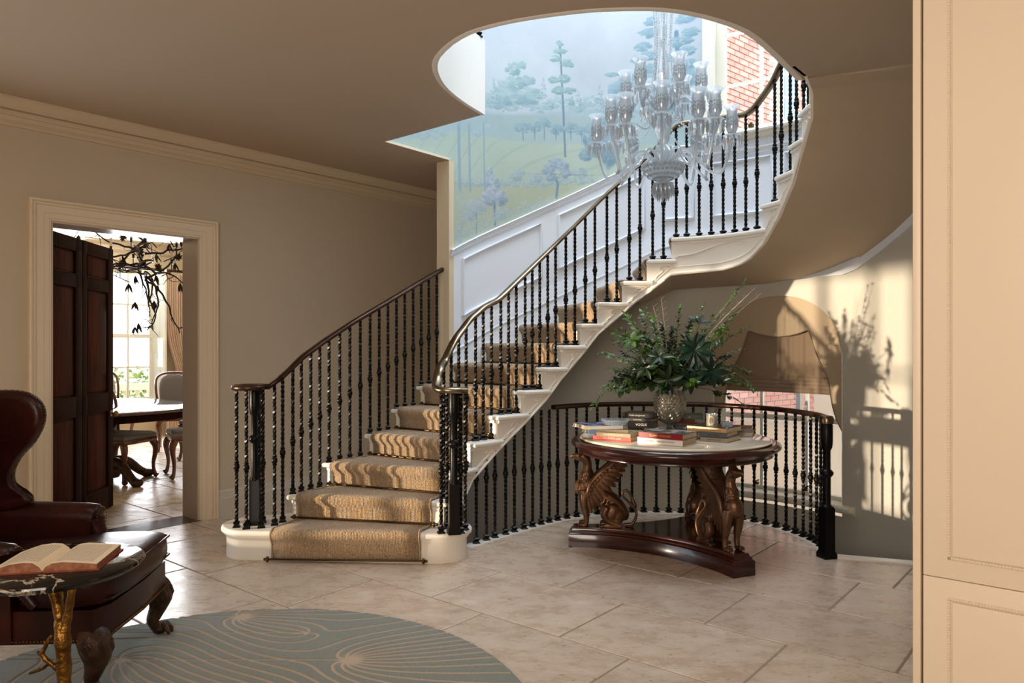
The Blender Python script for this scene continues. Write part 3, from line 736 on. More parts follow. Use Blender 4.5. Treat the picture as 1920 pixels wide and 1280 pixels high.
# --- right railing up the well side
rr2 = thing('stair_railing', 'wrought iron railing with worn brass handrail on the open well side of the stairs', 'railing', (-.42, 4.85, tz(1)), group='stair railings')
rx = [820, 826, 834.5, 853, 880, 906, 935.5, 1000, 1050, 1100, 1140, 1190, 1225, 1252, 1275, 1353, 1397, 1415, 1430, 1445, 1457, 1466]
ry = [724, 695, 671.5, 637, 600, 577, 560, 498, 450, 401, 361, 318, 282, 252, 233, 221, 214, 202, 180, 148, 113, 80]
bpath = [ipt(s, .10) for s in np.arange(2.0, 20.9, .1)]
bpath[0] = v2((-.50, 4.98))
rp = []
for x in (832, 842, 853, 866, 880, 893, 906, 920, 935, 968, 1000, 1030, 1060, 1100, 1140, 1175, 1205, 1232, 1255, 1275, 1300, 1330, 1353, 1380, 1397, 1410, 1421):
    p = crossing(x, bpath)
    if p: rp.append(V3(p, railz(p, rx, ry)))
for s in np.arange(14.1, 20.8, .4):
    p = ipt(s, .10); rp.append(V3(p, tz(s)+.90+min(.06, .0)))
# the lower end: swings down to a scroll over the curtail newel
cvr = V3(fl(850, 999, tz(1)), 0); zc = EYE+(HY-730)*cvr.y/FP; cvr.z = zc
st = [cvr+Vector((.075, -.015, -.004)), cvr+Vector((.03, -.06, -.003)), cvr+Vector((-.05, -.07, .0)), cvr+Vector((-.10, -.03, .012)), cvr+Vector((-.112, .04, .06)), cvr+Vector((-.10, .11, .13))]
path = spl(st+rp[:1], 5)[:-1]+spl(rp, 3)
m = MB(); m.sweep(path, [(a*1.12, b*1.05) for a, b in RAILP]); m.lathe([(.02, -.018), (.045, -.014), (.048, .004), (.036, .016), (.01, .02)], cvr, 16); m.build('handrail', rail_m, rr2, sharp=60)
pn = fl(851, 1000, tz(1)); m = MB(); newel(m, pn, zc-tz(1)-.01, .075, .32, .024); m.build('newel_post', iron_m, rr2, sharp=40)
for i, (x, y) in enumerate(((827, 999), (838, 990), (864, 999), (872, 992), (860, 990))):
    p = fl(x, y, tz(1)); m = MB(); baluster(m, p, zc-.012-p.z, max(.38, zc-.53-p.z), seed=i+40); m.build('baluster', iron_m, rr2, sharp=35)
bl = [(2, (832, 846)), (3, (860, 874)), (4, (891.6, 906, 921.6)), (5, (939, 953.5, 968)), (6, (984.6, 998, 1012)), (7, (1027, 1041.7)), (8, (1061, 1078)), (9, (1097.5, 1115.5)), (10, (1138, 1156.4)), (11, (1180, 1200)), (12, (1223.7, 1244)),
      (13, (1268, 1287.6, 1311, 1333.6, 1356, 1377.5, 1398.5, 1419.5)), (14, (1437, 1452)), (15, (1466.4, 1478.6))]
for k, xs in bl:
    for i, x in enumerate(xs):
        p = crossing(x, bpath)
        if k >= 14: p = ipt(k+.25+.45*i, .10)
        if p is None: continue
        p = p+Vector((0, 0, tz(k))); zr = railz(p, rx, ry) if k < 14 else tz(k+.25+.45*i)+.90
        m = MB(); baluster(m, p, zr-.014-p.z, max(.3, zr-.53-p.z), seed=k*3+i); m.build('baluster', iron_m, rr2, sharp=35)
for k in range(16, 21):
    for i in range(2):
        s = k+.22+.45*i; p = ipt(s, .10)+Vector((0, 0, tz(k))); m = MB(); baluster(m, p, tz(s)+.885-p.z, tz(s)+.37-p.z, seed=k*3+i); m.build('baluster', iron_m, rr2, sharp=35)
# --- curved landing balustrade at floor level
lb = thing('landing_balustrade', 'curved black iron balustrade around the open stairwell behind the round table', 'railing', (1.3, 6.3, 0))
bx = [875, 893, 912, 928, 948, 964.5, 982.7, 998.6, 1014.8, 1030, 1045.7, 1063, 1081, 1100, 1120, 1141, 1162, 1185, 1207, 1230.6, 1254, 1276.6, 1300, 1325, 1349, 1372, 1392, 1414, 1435, 1455, 1474, 1491, 1506, 1520, 1531, 1539]
cp2 = [p for p in cpath]
for i, x in enumerate(bx):
    p = crossing(x, cp2)
    if p is None: continue
    p = V3(p, .006); hb_ = .905
    if x < 1034:
        sb = min(np.arange(2.6, 8, .02), key=lambda s: (ipt(s, .04)-v2(p)).length); kx = p.x/p.y; sb = min(np.arange(2.6, 9, .02), key=lambda s: abs(ipt(s, .04).x/ipt(s, .04).y-kx)); hb_ = min(.905, max(.06, EYE-(EYE-zbot(sb))*p.y/ipt(sb, .04).y+.02, 0))
        if (ipt(sb, .04)-v2(p)).length > 1.2: continue
    m = MB(); baluster(m, p, hb_, min(.455, 9 if hb_ > .5 else hb_-.035), seed=i); m.build('baluster', iron_m, lb, sharp=35)
m = MB(); hr = [V3(p, .925) for p in cpath if 960+FP*p.x/p.y > 1030]; hr = hr + [V3(NEW, .925), V3(NEW+Vector((.0, -.035, 0)), .925)]
m.sweep(hr, RAILP); m.build('handrail', darkrail_m, lb, sharp=60)
m = MB(); m.lathe([(.03, .895), (.044, .90), (.046, .935), (.038, .95), (.01, .955)], NEW, 16); m.build('rail_cap', rail_m, lb, label='aged brass cap on the newel')
m = MB(); newel(m, V3(NEW, 0), .90, .085, .33, .026); m.build('newel_post', iron_m, lb, sharp=40)
# --- gallery balustrade above
gb = thing('gallery_balustrade', 'black iron gallery balustrade glimpsed above the curved white fascia', 'railing', v2(GAL)+Vector((0, 0, UF)))
gp = [v2(p) for p in ringS]; gpo = []
for i, p in enumerate(gp):
    d = (gp[min(i+1, len(gp)-1)]-gp[max(0, i-1)]).normalized(); gpo.append(p+Vector((d.y, -d.x, 0))*.0)
L_ = 0; nxt = .06
for a, b in zip(gpo, gpo[1:]):
    sl = (b-a).length
    while nxt < L_+sl:
        p = a.lerp(b, (nxt-L_)/sl); m = MB(); p = V3(p, UF+.016); baluster(m, p, .90, .42, seed=int(nxt*9)); m.build('baluster', iron_m, gb, sharp=35); nxt += .13
    L_ += sl
m = MB(); m.sweep([V3(p, UF+.93) for p in gpo], RAILP); m.build('handrail', darkrail_m, gb, sharp=60)
# ================================================================ mural painted on the curved wall (vertex colours on the wall surface)
def muralA(px, py):
    """photograph position -> (A, z) on the unrolled wall, A = 0 at the nib"""
    k = (px-960)/FP
    if px < 845:
        # straight part: nr - U*t
        t = (nr.x-k*nr.y)/(U.x-k*U.y); Y = nr.y-U.y*t; return -t, EYE+(HY-py)*Y/FP
    th, Y = cylpx(px, 2.27 if px < 900 else RO); return R(TW0-th)*2.27, EYE+(HY-py)*Y/FP
A0, A1, Z0, Z1 = -2.0, R(TW0-(WA+2.4))*2.27, 2.16, 5.0
NA, NZ = 760, 470
gA = np.linspace(A0, A1, NA); gZ = np.linspace(Z0, Z1, NZ); AA, ZZ = np.meshgrid(gA, gZ)
rng = np.random.default_rng(5)
def smooth_noise(nx, nz, seed):
    r_ = np.random.default_rng(seed).random((nz+2, nx+2)); x = np.linspace(0, nx-1e-6, NA); z = np.linspace(0, nz-1e-6, NZ)
    xi, zi = x.astype(int), z.astype(int); fx, fz = x-xi, z-zi; fx = fx*fx*(3-2*fx); fz = fz*fz*(3-2*fz)
    a = r_[np.ix_(zi, xi)]*(1-fx)+r_[np.ix_(zi, xi+1)]*fx; b = r_[np.ix_(zi+1, xi)]*(1-fx)+r_[np.ix_(zi+1, xi+1)]*fx
    return a*(1-fz[:, None])+b*fz[:, None]
fbm = sum(smooth_noise(8*2**i, 6*2**i, i)/2**i for i in range(6))/1.97
img = np.zeros((NZ, NA, 3))
def C3(*c): return np.array(c, float)
g = np.clip((ZZ-3.4)/1.6, 0, 1)[..., None]
img[:] = C3(186, 203, 214)*(1-g)+C3(196, 206, 222)*g
img += (fbm[..., None]-.5)*C3(18, 14, 12)
def line_z(pts):
    P = sorted(muralA(*p) for p in pts); return np.interp(gA, [p[0] for p in P], [p[1] for p in P])
def below(zl, col, amt, soft=.01):
    m_ = np.clip((zl[None, :]-ZZ)/soft, 0, 1)[..., None]*amt; img[:] = img*(1-m_)+np.array(col, float)*m_
far = line_z([(700, 190), (908, 205), (1000, 205), (1100, 200), (1200, 200), (1330, 195)])
below(far+(fbm[60]-.5)*.10, (160, 186, 198), .8, .06)
f2 = line_z([(700, 225), (845, 214), (908, 212), (1000, 214), (1100, 216), (1330, 225)])
below(f2, (164, 188, 194), .9, .02)
f3 = line_z([(700, 262), (760, 262), (850, 246), (900, 254), (1000, 267), (1100, 268), (1330, 266)])
below(f3, (174, 193, 184), .95, .012)
# ploughed furrows
fur = np.sin((AA*1.0+(ZZ-2.9)*-.75-(ZZ-2.9)**2*.9+.3*np.sin(AA*2.3))*2*pi*3.6)
msk = np.clip((f3[None, :]-ZZ)/.05, 0, 1)*np.clip((ZZ-line_z([(700, 345), (900, 345), (1100, 343), (1330, 340)])[None, :])/.08, 0, 1)
img -= (np.clip(fur-.86, 0, 1)*5*msk)[..., None]*C3(30, 22, 14)*.45
f4 = line_z([(700, 345), (845, 342), (900, 346), (960, 349), (1040, 346), (1100, 338), (1330, 325)])
below(f4, (172, 184, 166), .9, .01)
img += ((fbm-.5)[..., None])*C3(16, 18, 22)
def disc(a, z, ra, rz, col, amt):
    i0, i1 = np.searchsorted(gA, [a-ra*1.3, a+ra*1.3]); j0, j1 = np.searchsorted(gZ, [z-rz*1.3, z+rz*1.3])
    if i1 <= i0 or j1 <= j0: return
    d = np.sqrt(((AA[j0:j1, i0:i1]-a)/ra)**2+((ZZ[j0:j1, i0:i1]-z)/rz)**2); m_ = (np.clip((1.1-d)/.35, 0, 1)*amt)[..., None]
    img[j0:j1, i0:i1] = img[j0:j1, i0:i1]*(1-m_)+np.array(col, float)*m_
def crown(px, py, rx, ry, dark, light, n=60, amt=.75, leaf=.22):
    """a mass of leaf clumps centred on a photograph position, radii in photograph pixels"""
    a, z = muralA(px, py); a2, _ = muralA(px+rx, py); _, z2 = muralA(px, py-ry); ra, rz = abs(a2-a), abs(z2-z)
    pts = []
    for _i in range(n):
        t, r_ = rng.random()*2*pi, sqrt(rng.random())*.82; pts.append((r_*sin(t), r_*cos(t)))
    pts.sort()
    for vz, va in pts:
        f = np.clip(.5+.45*vz-.25*va+rng.normal()*.2, 0, 1); c = C3(*dark)*(1-f)+C3(*light)*f
        q_ = leaf*(.6+rng.random()*.7); disc(a+va*ra, z+vz*rz, ra*q_, rz*q_*.8, c, amt)
def trunk(pts, w, col, amt=.8):
    P = [muralA(*p) for p in pts]
    for (a, z), (b, y) in zip(P, P[1:]):
        n = max(2, int(sqrt((a-b)**2+(z-y)**2)/.008))
        for i in range(n): t = i/n; disc(a+(b-a)*t, z+(y-z)*t, w, max(w, .006), col, amt)
D1, L1 = (132, 166, 182), (176, 202, 208); D2, L2 = (122, 156, 176), (160, 188, 198); D3, L3 = (126, 150, 174), (182, 196, 210)
for x in range(915, 1320, 14): crown(x, 196+5*sin(x), 16, 13, (150, 180, 194), (172, 198, 206), 26)
for (x, y, rx, ry) in ((945, 168, 22, 20), (962, 130, 16, 14), (978, 122, 10, 9), (968, 155, 20, 14), (990, 150, 14, 12), (960, 182, 30, 18), (995, 180, 26, 18), (930, 188, 26, 16)): crown(x, y, rx, ry, D1, L1, 46, leaf=.28)
for (x, y) in ((1018, 150), (1180, 178), (925, 150)):
    for i in range(6): crown(x, y+i*10, 3+i*3, 7, D1, L1, 14)
for (x, y) in ((1084, 170), (1124, 160), (1130, 175)):
    for i in range(7): crown(x, y+i*6, 2+i*1.6, 5, D2, L2, 10)
trunk([(1050, 88), (1053, 140), (1056, 200), (1060, 295)], .010, (110, 140, 164))
for (x, y, rx, ry) in ((1049, 82, 8, 6), (1050, 96, 14, 6), (1042, 110, 12, 7), (1062, 118, 12, 8), (1070, 122, 7, 6), (1040, 150, 12, 8), (1058, 148, 12, 9), (1048, 170, 16, 9), (1068, 170, 14, 7), (1072, 190, 7, 9), (1034, 198, 5, 8)): crown(x, y, rx, ry, (124, 160, 172), (160, 192, 194), 34, .8, .28)
for (x, y, rx, ry) in ((980, 240, 16, 12), (1002, 238, 15, 12), (1020, 232, 14, 13), (1042, 242, 16, 12), (1070, 240, 16, 12), (1090, 246, 14, 10)): crown(x, y, rx, ry, D2, (150, 180, 196), 40); trunk([(x, y), (x+1, 264)], .006, (120, 150, 172))
for (x, y, rx, ry) in ((1110, 262, 22, 34), (1098, 290, 14, 14), (1128, 238, 20, 30), (1145, 270, 22, 50)): crown(x, y, rx, ry, (112, 146, 168), (152, 182, 198), 70)
for x in range(850, 1120, 9): crown(x, 340-4*sin(x*.7)-max(0, (x-1000))*.06, 11, 9, (140, 168, 184), (172, 192, 200), 14)
for (x, y, rx, ry) in ((970, 328, 18, 14), (1005, 333, 14, 12), (1085, 325, 18, 12)): crown(x, y, rx, ry, (140, 168, 184), (176, 196, 206), 40)
trunk([(1040, 330), (1046, 345), (1043, 372)], .012, (116, 146, 168))
for (x, y, rx, ry) in ((1028, 320, 14, 12), (1042, 306, 15, 12), (1056, 312, 12, 13), (1035, 332, 14, 9), (1060, 326, 12, 10)): crown(x, y, rx, ry, D3, (164, 186, 204), 46, .85)
trunk([(926, 375), (928, 400), (928, 425)], .014, (116, 146, 168))
for (x, y, rx, ry) in ((917, 325, 9, 12), (921, 345, 17, 20), (925, 368, 24, 22), (915, 372, 18, 16), (938, 372, 16, 16)): crown(x, y, rx, ry, D3, L3, 60, .85, .2)
for (x, y, rx, ry) in ((892, 388, 22, 18), (880, 400, 16, 20), (940, 400, 16, 14)): crown(x, y, rx, ry, (144, 168, 184), (178, 194, 204), 60, .8, .16)
trunk([(893, 400), (893, 440)], .008, (130, 158, 176))
for x, wv in ((854, .020), (877, .013), (905, .010)): trunk([(x, 232), (x+1, 280), (x+2, 340), (x+3, 360)], wv, (146, 170, 186), .75)
for (x, y) in ((905, 225), (893, 250), (915, 240), (830, 250), (800, 252), (790, 256), (815, 256), (855, 232), (870, 230)): crown(x, y, 9, 8, (150, 176, 194), (178, 198, 208), 26)
for x in range(848, 1040, 6):
    yl = 462-(x-848)*.39; crown(x, yl-10-14*rng.random(), 9, 14, (146, 170, 182), (180, 196, 200), 22, .7, .14)
for i in range(12): crown(853+rng.random()*14, 360+i*9, 8, 8, (148, 172, 188), (176, 194, 204), 18, .7, .2)
# the tall cedar beside the window
trunk([(1268, 60), (1272, 120), (1272, 200)], .022, (112, 148, 172))
for (x, y, rx, ry) in ((1222, 40, 18, 9), (1220, 62, 24, 11), (1205, 88, 18, 10), (1195, 112, 14, 9), (1215, 105, 22, 10), (1225, 130, 22, 14), (1285, 35, 24, 11), (1295, 60, 20, 10), (1275, 78, 28, 12), (1290, 95, 18, 10), (1265, 108, 24, 12), (1290, 120, 20, 12), (1200, 150, 24, 20), (1230, 160, 30, 24), (1280, 150, 30, 24), (1170, 152, 14, 9), (1148, 140, 16, 5), (1160, 170, 24, 20), (1255, 190, 60, 24)): crown(x, y, rx, ry, (118, 156, 176), (160, 190, 206), 56, .8, .24)
img = np.clip(img + (rng.random((NZ, NA, 1))-.5)*4, 0, 255)
img = img*C3(1.0, .98, .955)*.99
c_ = img/255; linc = np.where(c_ <= .04045, c_/12.92, ((c_+.055)/1.055)**2.4)
def mural_pt(A, z):
    if A < 0: p = nr+U*A; return (p.x, p.y, z)
    th = TW0-degrees(A/2.27); p = cw(th, z); return tuple(p)
posx = [mural_pt(a, 0)[:2] for a in gA]
verts = np.zeros((NZ, NA, 3)); verts[:, :, 0] = [p[0] for p in posx]; verts[:, :, 1] = [p[1] for p in posx]; verts[:, :, 2] = ZZ
dz_ = np.array([DADO(TW0-degrees(max(a, 0)/2.27)) if a >= 0 else CH+.035 for a in gA])
idx = np.arange(NZ*NA).reshape(NZ, NA)
keep = (gZ[:-1, None]+.006 > dz_[None, :-1]-.02)
fa_ = np.stack([idx[:-1, :-1], idx[:-1, 1:], idx[1:, 1:], idx[1:, :-1]], -1)[keep]
me = bpy.data.meshes.new('mural'); me.from_pydata(verts.reshape(-1, 3).tolist(), [], fa_.tolist())
ca = me.color_attributes.new('paint', 'FLOAT_COLOR', 'POINT'); ca.data.foreach_set('color', np.concatenate([linc, np.ones((NZ, NA, 1))], -1).reshape(-1).astype(np.float32))
me.shade_smooth()
mural_m = M('painted_wallpaper', (200, 210, 220), .55); N, L, B = nodes(mural_m); at_ = N.new('ShaderNodeVertexColor'); at_.layer_name = 'paint'; L.new(at_.outputs[0], B.inputs['Base Color'])
me.materials.append(mural_m); o = bpy.data.objects.new('wall_mural', me); COL.objects.link(o); o['kind'] = 'structure'
m = MB()   # plain wall above the painted scene, and the upper storey wall running left
for a, b in zip(gA[::19], list(gA[19::19])+[gA[-1]]):
    p, q = mural_pt(a, 0), mural_pt(b, 0); m.add([(p[0], p[1], Z1), (q[0], q[1], Z1), (q[0], q[1], 7.6), (p[0], p[1], 7.6)], [(0, 1, 2, 3)])
m.build('wall_mural_top', M('mural_sky_paint', (192, 204, 216), .6), kind='structure', sharp=60)
# ================================================================ stair windows
def cbar(m, th0, th1, z0, z1, r0, r1, n=None):
    n = n or max(1, int(abs(th1-th0)/3)); rs = []
    for i in range(n+1):
        th = th0+(th1-th0)*i/n; rs.append([cyl(th, z0, r0), cyl(th, z1, r0), cyl(th, z1, r1), cyl(th, z0, r1)])
    m.rings(rs)
def sash_window(name, th0, th1, z0, z1, cols, rows_, mid=None, depth=.10, head_arch=False):
    wn = thing(name, '', '', cyl((th0+th1)/2, z0), kind='structure'); wn.pop('label', None); wn.pop('category', None)
    ra, rb = RO+depth, RO+depth+.055; d1 = degrees(.08/RO)
    m = MB()
    cbar(m, th0, th0-d1, z0, z1, ra, rb, 1); cbar(m, th1+d1, th1, z0, z1, ra, rb, 1); cbar(m, th0, th1, z0, z0+.07, ra, rb); cbar(m, th0, th1, z1-.06, z1, ra, rb)
    m.build('window_frame', winpaint_m, wn, sharp=40)
    if mid: m = MB(); cbar(m, th0, th1, mid-.022, mid+.022, ra-.01, rb); m.build('meeting_rail', winpaint_m, wn, sharp=40)
    for c in range(1, cols):
        th = th0+(th1-th0)*c/cols; m = MB(); cbar(m, th+.3, th-.3, z0+.05, z1-.05, ra+.012, rb-.01, 1); m.build('glazing_bar', winpaint_m, wn, sharp=40)
    for z in rows_:
        m = MB(); cbar(m, th0, th1, z-.012, z+.012, ra+.012, rb-.01); m.build('glazing_bar', winpaint_m, wn, sharp=40)
    zs_ = sorted([z0, z1]+([mid] if mid else [])+list(rows_))
    for c in range(cols):
        for za, zb in zip(zs_, zs_[1:]):
            a, b = th0+(th1-th0)*c/cols, th0+(th1-th0)*(c+1)/cols
            m = MB(); m.add([cyl(a, za, ra+.03), cyl(b, za, ra+.03), cyl(b, zb, ra+.03), cyl(a, zb, ra+.03)], [(0, 1, 2, 3)]); m.build('pane', glass_m, wn, sharp=None)
    # reveal
    m = MB()
    for t in (th0, th1): m.add([cyl(t, z0, RO), cyl(t, z1, RO), cyl(t, z1, RO+.25), cyl(t, z0, RO+.25)], [(0, 1, 2, 3)])
    n = 14
    for zz in ((z0,) if head_arch else (z0, z1)):
        for i in range(n):
            a, b = th0+(th1-th0)*i/n, th0+(th1-th0)*(i+1)/n; m.add([cyl(a, zz, RO-.001), cyl(b, zz, RO-.001), cyl(b, zz, RO+.25), cyl(a, zz, RO+.25)], [(0, 1, 2, 3)])
    m.build('reveal', winpaint_m, wn, sharp=30); return wn
w1 = sash_window('window_1', WA-.05, WB+.05, USILL, UHEAD, 3, [cylp(1380, 150)[1]-.62, cylp(1380, 150)[1]+.0, cylp(1380, 52)[1]+.0], None, .10)
m = MB(); sp = [(0, .0), (.10, 0), (.115, -.012), (.11, -.028), (.05, -.032), (.04, -.06), (0, -.07)]
n = 12; m.rings([[cyl(WA+2.4+(WB-WA-4.8)*i/n, 3.345+b, RO-a) for a, b in sp] for i in range(n+1)]); m.build('window_sill', winpaint_m, w1, sharp=30)
for t0, t1 in ((WA+2.4, WA-.3), (WB+.3, WB-2.4)):
    m = MB(); m.rings([[cyl(t, z, RO-.0) for t in (t0, t1)] + [cyl(t1, z, RO-.03), cyl((t0+t1)/2, z, RO-.022), cyl(t0, z, RO-.04)] for z in (3.34, UHEAD+.1)]); m.build('architrave', winpaint_m, w1, sharp=30)
m = MB(); p = cylp(1404, 243); q_ = cyl(p[0], 3.42, RO+.06); m.box(q_, (.03, .04, .03), R(40)); m.ball(q_+Vector((0, 0, .02)), .016); m.build('sash_catch', rod_m, w1)
w2 = sash_window('window_2', WA-.02, WB+.02, LSILL+.06, 1.9, 3, [], .78, .12, True)
m = MB(); m.rings([[cyl(WA+1.6+(WB-WA-4.6)*i/n, .10+b, RO-a) for a, b in [(-.1, .02), (.07, .02), (.085, .005), (.08, -.02), (.03, -.028), (.02, -.05), (-.1, -.05)]] for i in range(n+1)]); m.build('window_sill', winpaint_m, w2, sharp=30)
# curved apron band under the sill and arched head reveal
m = MB()
nA_ = 28
for i in range(nA_):
    a, b = WA+(WB-WA)*i/nA_, WA+(WB-WA)*(i+1)/nA_; m.add([cyl(a, arch(a)), cyl(b, arch(b)), cyl(b, arch(b), RO+.13), cyl(a, arch(a), RO+.13)], [(0, 1, 2, 3)])
for i in range(nA_):
    a, b = WA+(WB-WA)*i/nA_, WA+(WB-WA)*(i+1)/nA_; m.add([cyl(a, arch(a), RO+.13), cyl(b, arch(b), RO+.13), cyl(b, 2.4, RO+.13), cyl(a, 2.4, RO+.13)], [(0, 1, 2, 3)])
m.build('wall_arch', low_m, kind='structure', sharp=30)
for i, px in enumerate((1411, 1500)):
    p = cylp(px, 900); q_ = cyl(p[0], LSILL+.15, RO+.11); m = MB(); m.box(q_, (.035, .03, .022), R(50)); m.tube([q_+Vector((-.02, 0, .012)), q_+Vector((.02, 0, .03))], .006, 6); m.build('sash_catch', rod_m, w2)
# fabric pelmet and roman blind
fab_m = M('greige_linen', (176, 158, 134), .9, bump=(.3, 240, .001), sheen=.2); fab2_m = M('taupe_linen_blind', (138, 118, 98), .9, bump=(.3, 240, .001), sheen=.2)
def cut(f):   # lower edge of the pelmet; f from 0 at the centre to 1 at the side
    xs = [0, .16, .32, .46, .50, .55, .62, .70, .78, .80, .84, .90, 1.0]; zs_ = [1.50, 1.508, 1.528, 1.56, 1.50, 1.40, 1.31, 1.22, 1.13, 1.02, .90, .80, .70]
    return interp(f, xs, zs_)
m = MB(); n = 60; rf, rb_ = RO+.018, RO+.030; vs = []
for i in range(n+1):
    th = AR_C+AR_H*1.0*(1-2*i/n); f = abs(1-2*i/n); zt = arch(AR_C+AR_H*.97*(1-2*i/n)); zb = min(cut(f), zt-.01)
    vs.append([cyl(th, zb, rf), cyl(th, zt, rf), cyl(th, zt, rb_), cyl(th, zb, rb_)])
m.rings(vs); pel = thing('window_pelmet', 'shaped greige linen pelmet filling the arch of the lower window', 'pelmet', cyl(AR_C, .7)); m.build('pelmet_fabric', fab_m, pel, sharp=50)
m = MB(); m.tube([cyl(AR_C+AR_H*1.0*(1-2*i/n), min(cut(abs(1-2*i/n)), arch(AR_C+AR_H*.97*(1-2*i/n))-.01), RO+.016) for i in range(n+1)], .005, 6); m.build('piping', fab2_m, pel, sharp=80)
bl_ = thing('roman_blind', 'taupe roman blind drawn half down with stacked folds behind the shaped pelmet', 'blind', cyl(AR_C, .98))
m = MB(); cbar(m, WA-1.2, WB+1.2, 1.13, 1.86, RO+.055, RO+.062, 16); m.build('blind_panel', fab2_m, bl_, sharp=40)
for i in range(4):
    m = MB(); z = 1.135-i*.034; nn_ = 14
    m.rings([[cyl(WA-1.2+(WB-WA+2.4)*j/nn_, z+b, RO+.062-a) for a, b in [(0, .02), (.014, .012), (.020, -.004), (.014, -.020), (0, -.026)]] for j in range(nn_+1)]); m.build('blind_fold', fab2_m, bl_, sharp=70)
# ================================================================ outside the stair windows: brick house
brick_m = M('soft_red_brick', (216, 152, 134), .85, var=((234, 186, 170), 3.1, 3, .35, .65), bump=(.3, 60, .004)); mort_m = M('lime_mortar', (232, 224, 212), .9)
N, L, B = nodes(brick_m); oi = N.new('ShaderNodeObjectInfo'); hs = N.new('ShaderNodeHueSaturation'); ma = N.new('ShaderNodeMath'); ma.operation = 'MULTIPLY_ADD'; ma.inputs[1].default_value = .35; ma.inputs[2].default_value = .85
src = B.inputs['Base Color'].links[0].from_socket; L.new(oi.outputs['Random'], ma.inputs[0]); L.new(ma.outputs[0], hs.inputs['Value']); L.new(src, hs.inputs['Color']); L.new(hs.outputs[0], B.inputs['Base Color'])
hd = Vector((.74, -.67, 0)).normalized(); hd = Vector((.76, .65, 0)); hn = Vector((hd.y, -hd.x, 0))
hb = Vector((2.2, 9.0, 0))      # a point on the house wall
house = thing('brick_house', 'sunlit pink brick house with white sash windows outside the stair window', 'building', hb+Vector((0, 0, -2.4)))
def hw(s, z, d=0): return hb+hd*s+hn*d+Vector((0, 0, z))
m = MB(); m.add([hw(-1.5, -2.4), hw(5.5, -2.4), hw(5.5, 8.5), hw(-1.5, 8.5)], [(0, 1, 2, 3)]); m.build('wall', mort_m, house, sharp=None)
def house_window(s0, s1, z0, z1):
    m = MB(); m.obox(hw((s0+s1)/2, (z0+z1)/2, .03), hd*(s1-s0), hn*.05, (0, 0, z1-z0)); f = m.build('window', winpaint_m, house, sharp=30)
    for i in range(2):
        for j in range(3):
            a = s0+.06+(s1-s0-.12)*i/2+.02; b = s0+.06+(s1-s0-.12)*(i+1)/2-.02; c = z0+.06+(z1-z0-.12)*j/3+.02; d = z0+.06+(z1-z0-.12)*(j+1)/3-.02
            m = MB(); m.obox(hw((a+b)/2, (c+d)/2, .058), hd*(b-a), hn*.01, (0, 0, d-c)); m.build('pane', M('grey_sky_pane', (150, 164, 176), .15) if (i, j) == (0, 0) and 'grey_sky_pane' not in bpy.data.materials else bpy.data.materials['grey_sky_pane'], f, sharp=None)
def wallhit(px, py):
    k = (px-960)/FP; s = (k*hb.y-hb.x)/(hd.x-k*hd.y); Y = hb.y+s*hd.y; return s, EYE+(HY-py)*Y/FP
wh = []
s_a, _ = wallhit(1458, 100); s_b, _ = wallhit(1488, 100); za = wallhit(1458, 232)[1]; zb = wallhit(1458, 85)[1]
house_window(s_a, s_b, za, zb); wh.append((s_a-.03, s_b+.03, za-.03, zb+.03))
bm_ = MB(); bm_.box((0, 0, 0), (.205, .03, .062)); bme = bm_.mesh('brick', brick_m, None, bevel=.004); rot = Matrix.Rotation(atan2(hd.y, hd.x), 4, 'Z')
nb_ = 0; hinv = wmat(house).inverted(); rest = MB()
s_lo, _ = wallhit(1345, 100); s_hi, _ = wallhit(1530, 100)
for j in range(140):
    z = -2.3+j*.075
    for i in range(40):
        s = s_lo-.4+i*.215+(.1075 if j % 2 else 0)
        if s > s_hi+.7: continue
        if any(a < s+.1 and s-.1 < b and c < z < d for a, b, c, d in wh): continue
        P_ = hw(s, z, .012); px = 960+FP*P_.x/P_.y; py = HY-(z-EYE)*FP/P_.y
        vis = (1352 < px < 1515 and 50 < py < 245) or (1350 < px < 1420 and 735 < py < 800)
        if vis and nb_ < 298:
            inst('brick', bme, house, hinv @ Matrix.Translation(P_) @ rot); nb_ += 1
        elif (1300 < px < 1620 and -200 < py < 960): rest.obox(P_, hd*.205, hn*.03, (0, 0, .062))
if rest.v: rest.build('brickwork', brick_m, house, sharp=None, kind='stuff')
# pale rendered courtyard wall, paving and a low white outbuilding seen through the lower panes
yd = thing('courtyard_wall', 'pale orange rendered courtyard wall beyond the lower window', 'wall', (4.1, 7.6, -2.4))
cm = M('pale_orange_render', (240, 218, 192), .8, bump=(.2, 12, .01)); m = MB()
m.prism([Vector((2.4, 9.8, 0)), Vector((7.6, 7.2, 0)), Vector((7.7, 7.4, 0)), Vector((2.5, 10.0, 0))], -2.4, .45); m.build('rendered_wall', cm, yd)
m = MB(); m.prism([Vector((2.36, 9.74, 0)), Vector((7.56, 7.12, 0)), Vector((7.76, 7.44, 0)), Vector((2.54, 10.06, 0))], .45, .55); m.build('coping', mort_m, yd, bevel=.01)
ob = thing('outbuilding', 'low white painted outbuilding with a small paned window behind the courtyard wall', 'building', (5.4, 10.6, -2.4))
m = MB(); m.prism([Vector((3.6, 11.3, 0)), Vector((7.4, 9.4, 0)), Vector((7.9, 10.4, 0)), Vector((4.1, 12.3, 0))], -2.4, 1.9); m.build('wall', winpaint_m, ob)
p = at(1462, 740, 10.7); m = MB(); d_ = Vector((3.8, -1.9, 0)).normalized(); m.obox(p, d_*.62, (0, .06, 0), (0, 0, .5)); f = m.build('window', winpaint_m, ob)
for i in (-1, 1):
    m = MB(); m.obox(p+d_*i*.15+Vector((-.02, -.05, -.0)), d_*.24, (0, .02, 0), (0, 0, .4)); m.build('pane', bpy.data.materials['grey_sky_pane'], f)
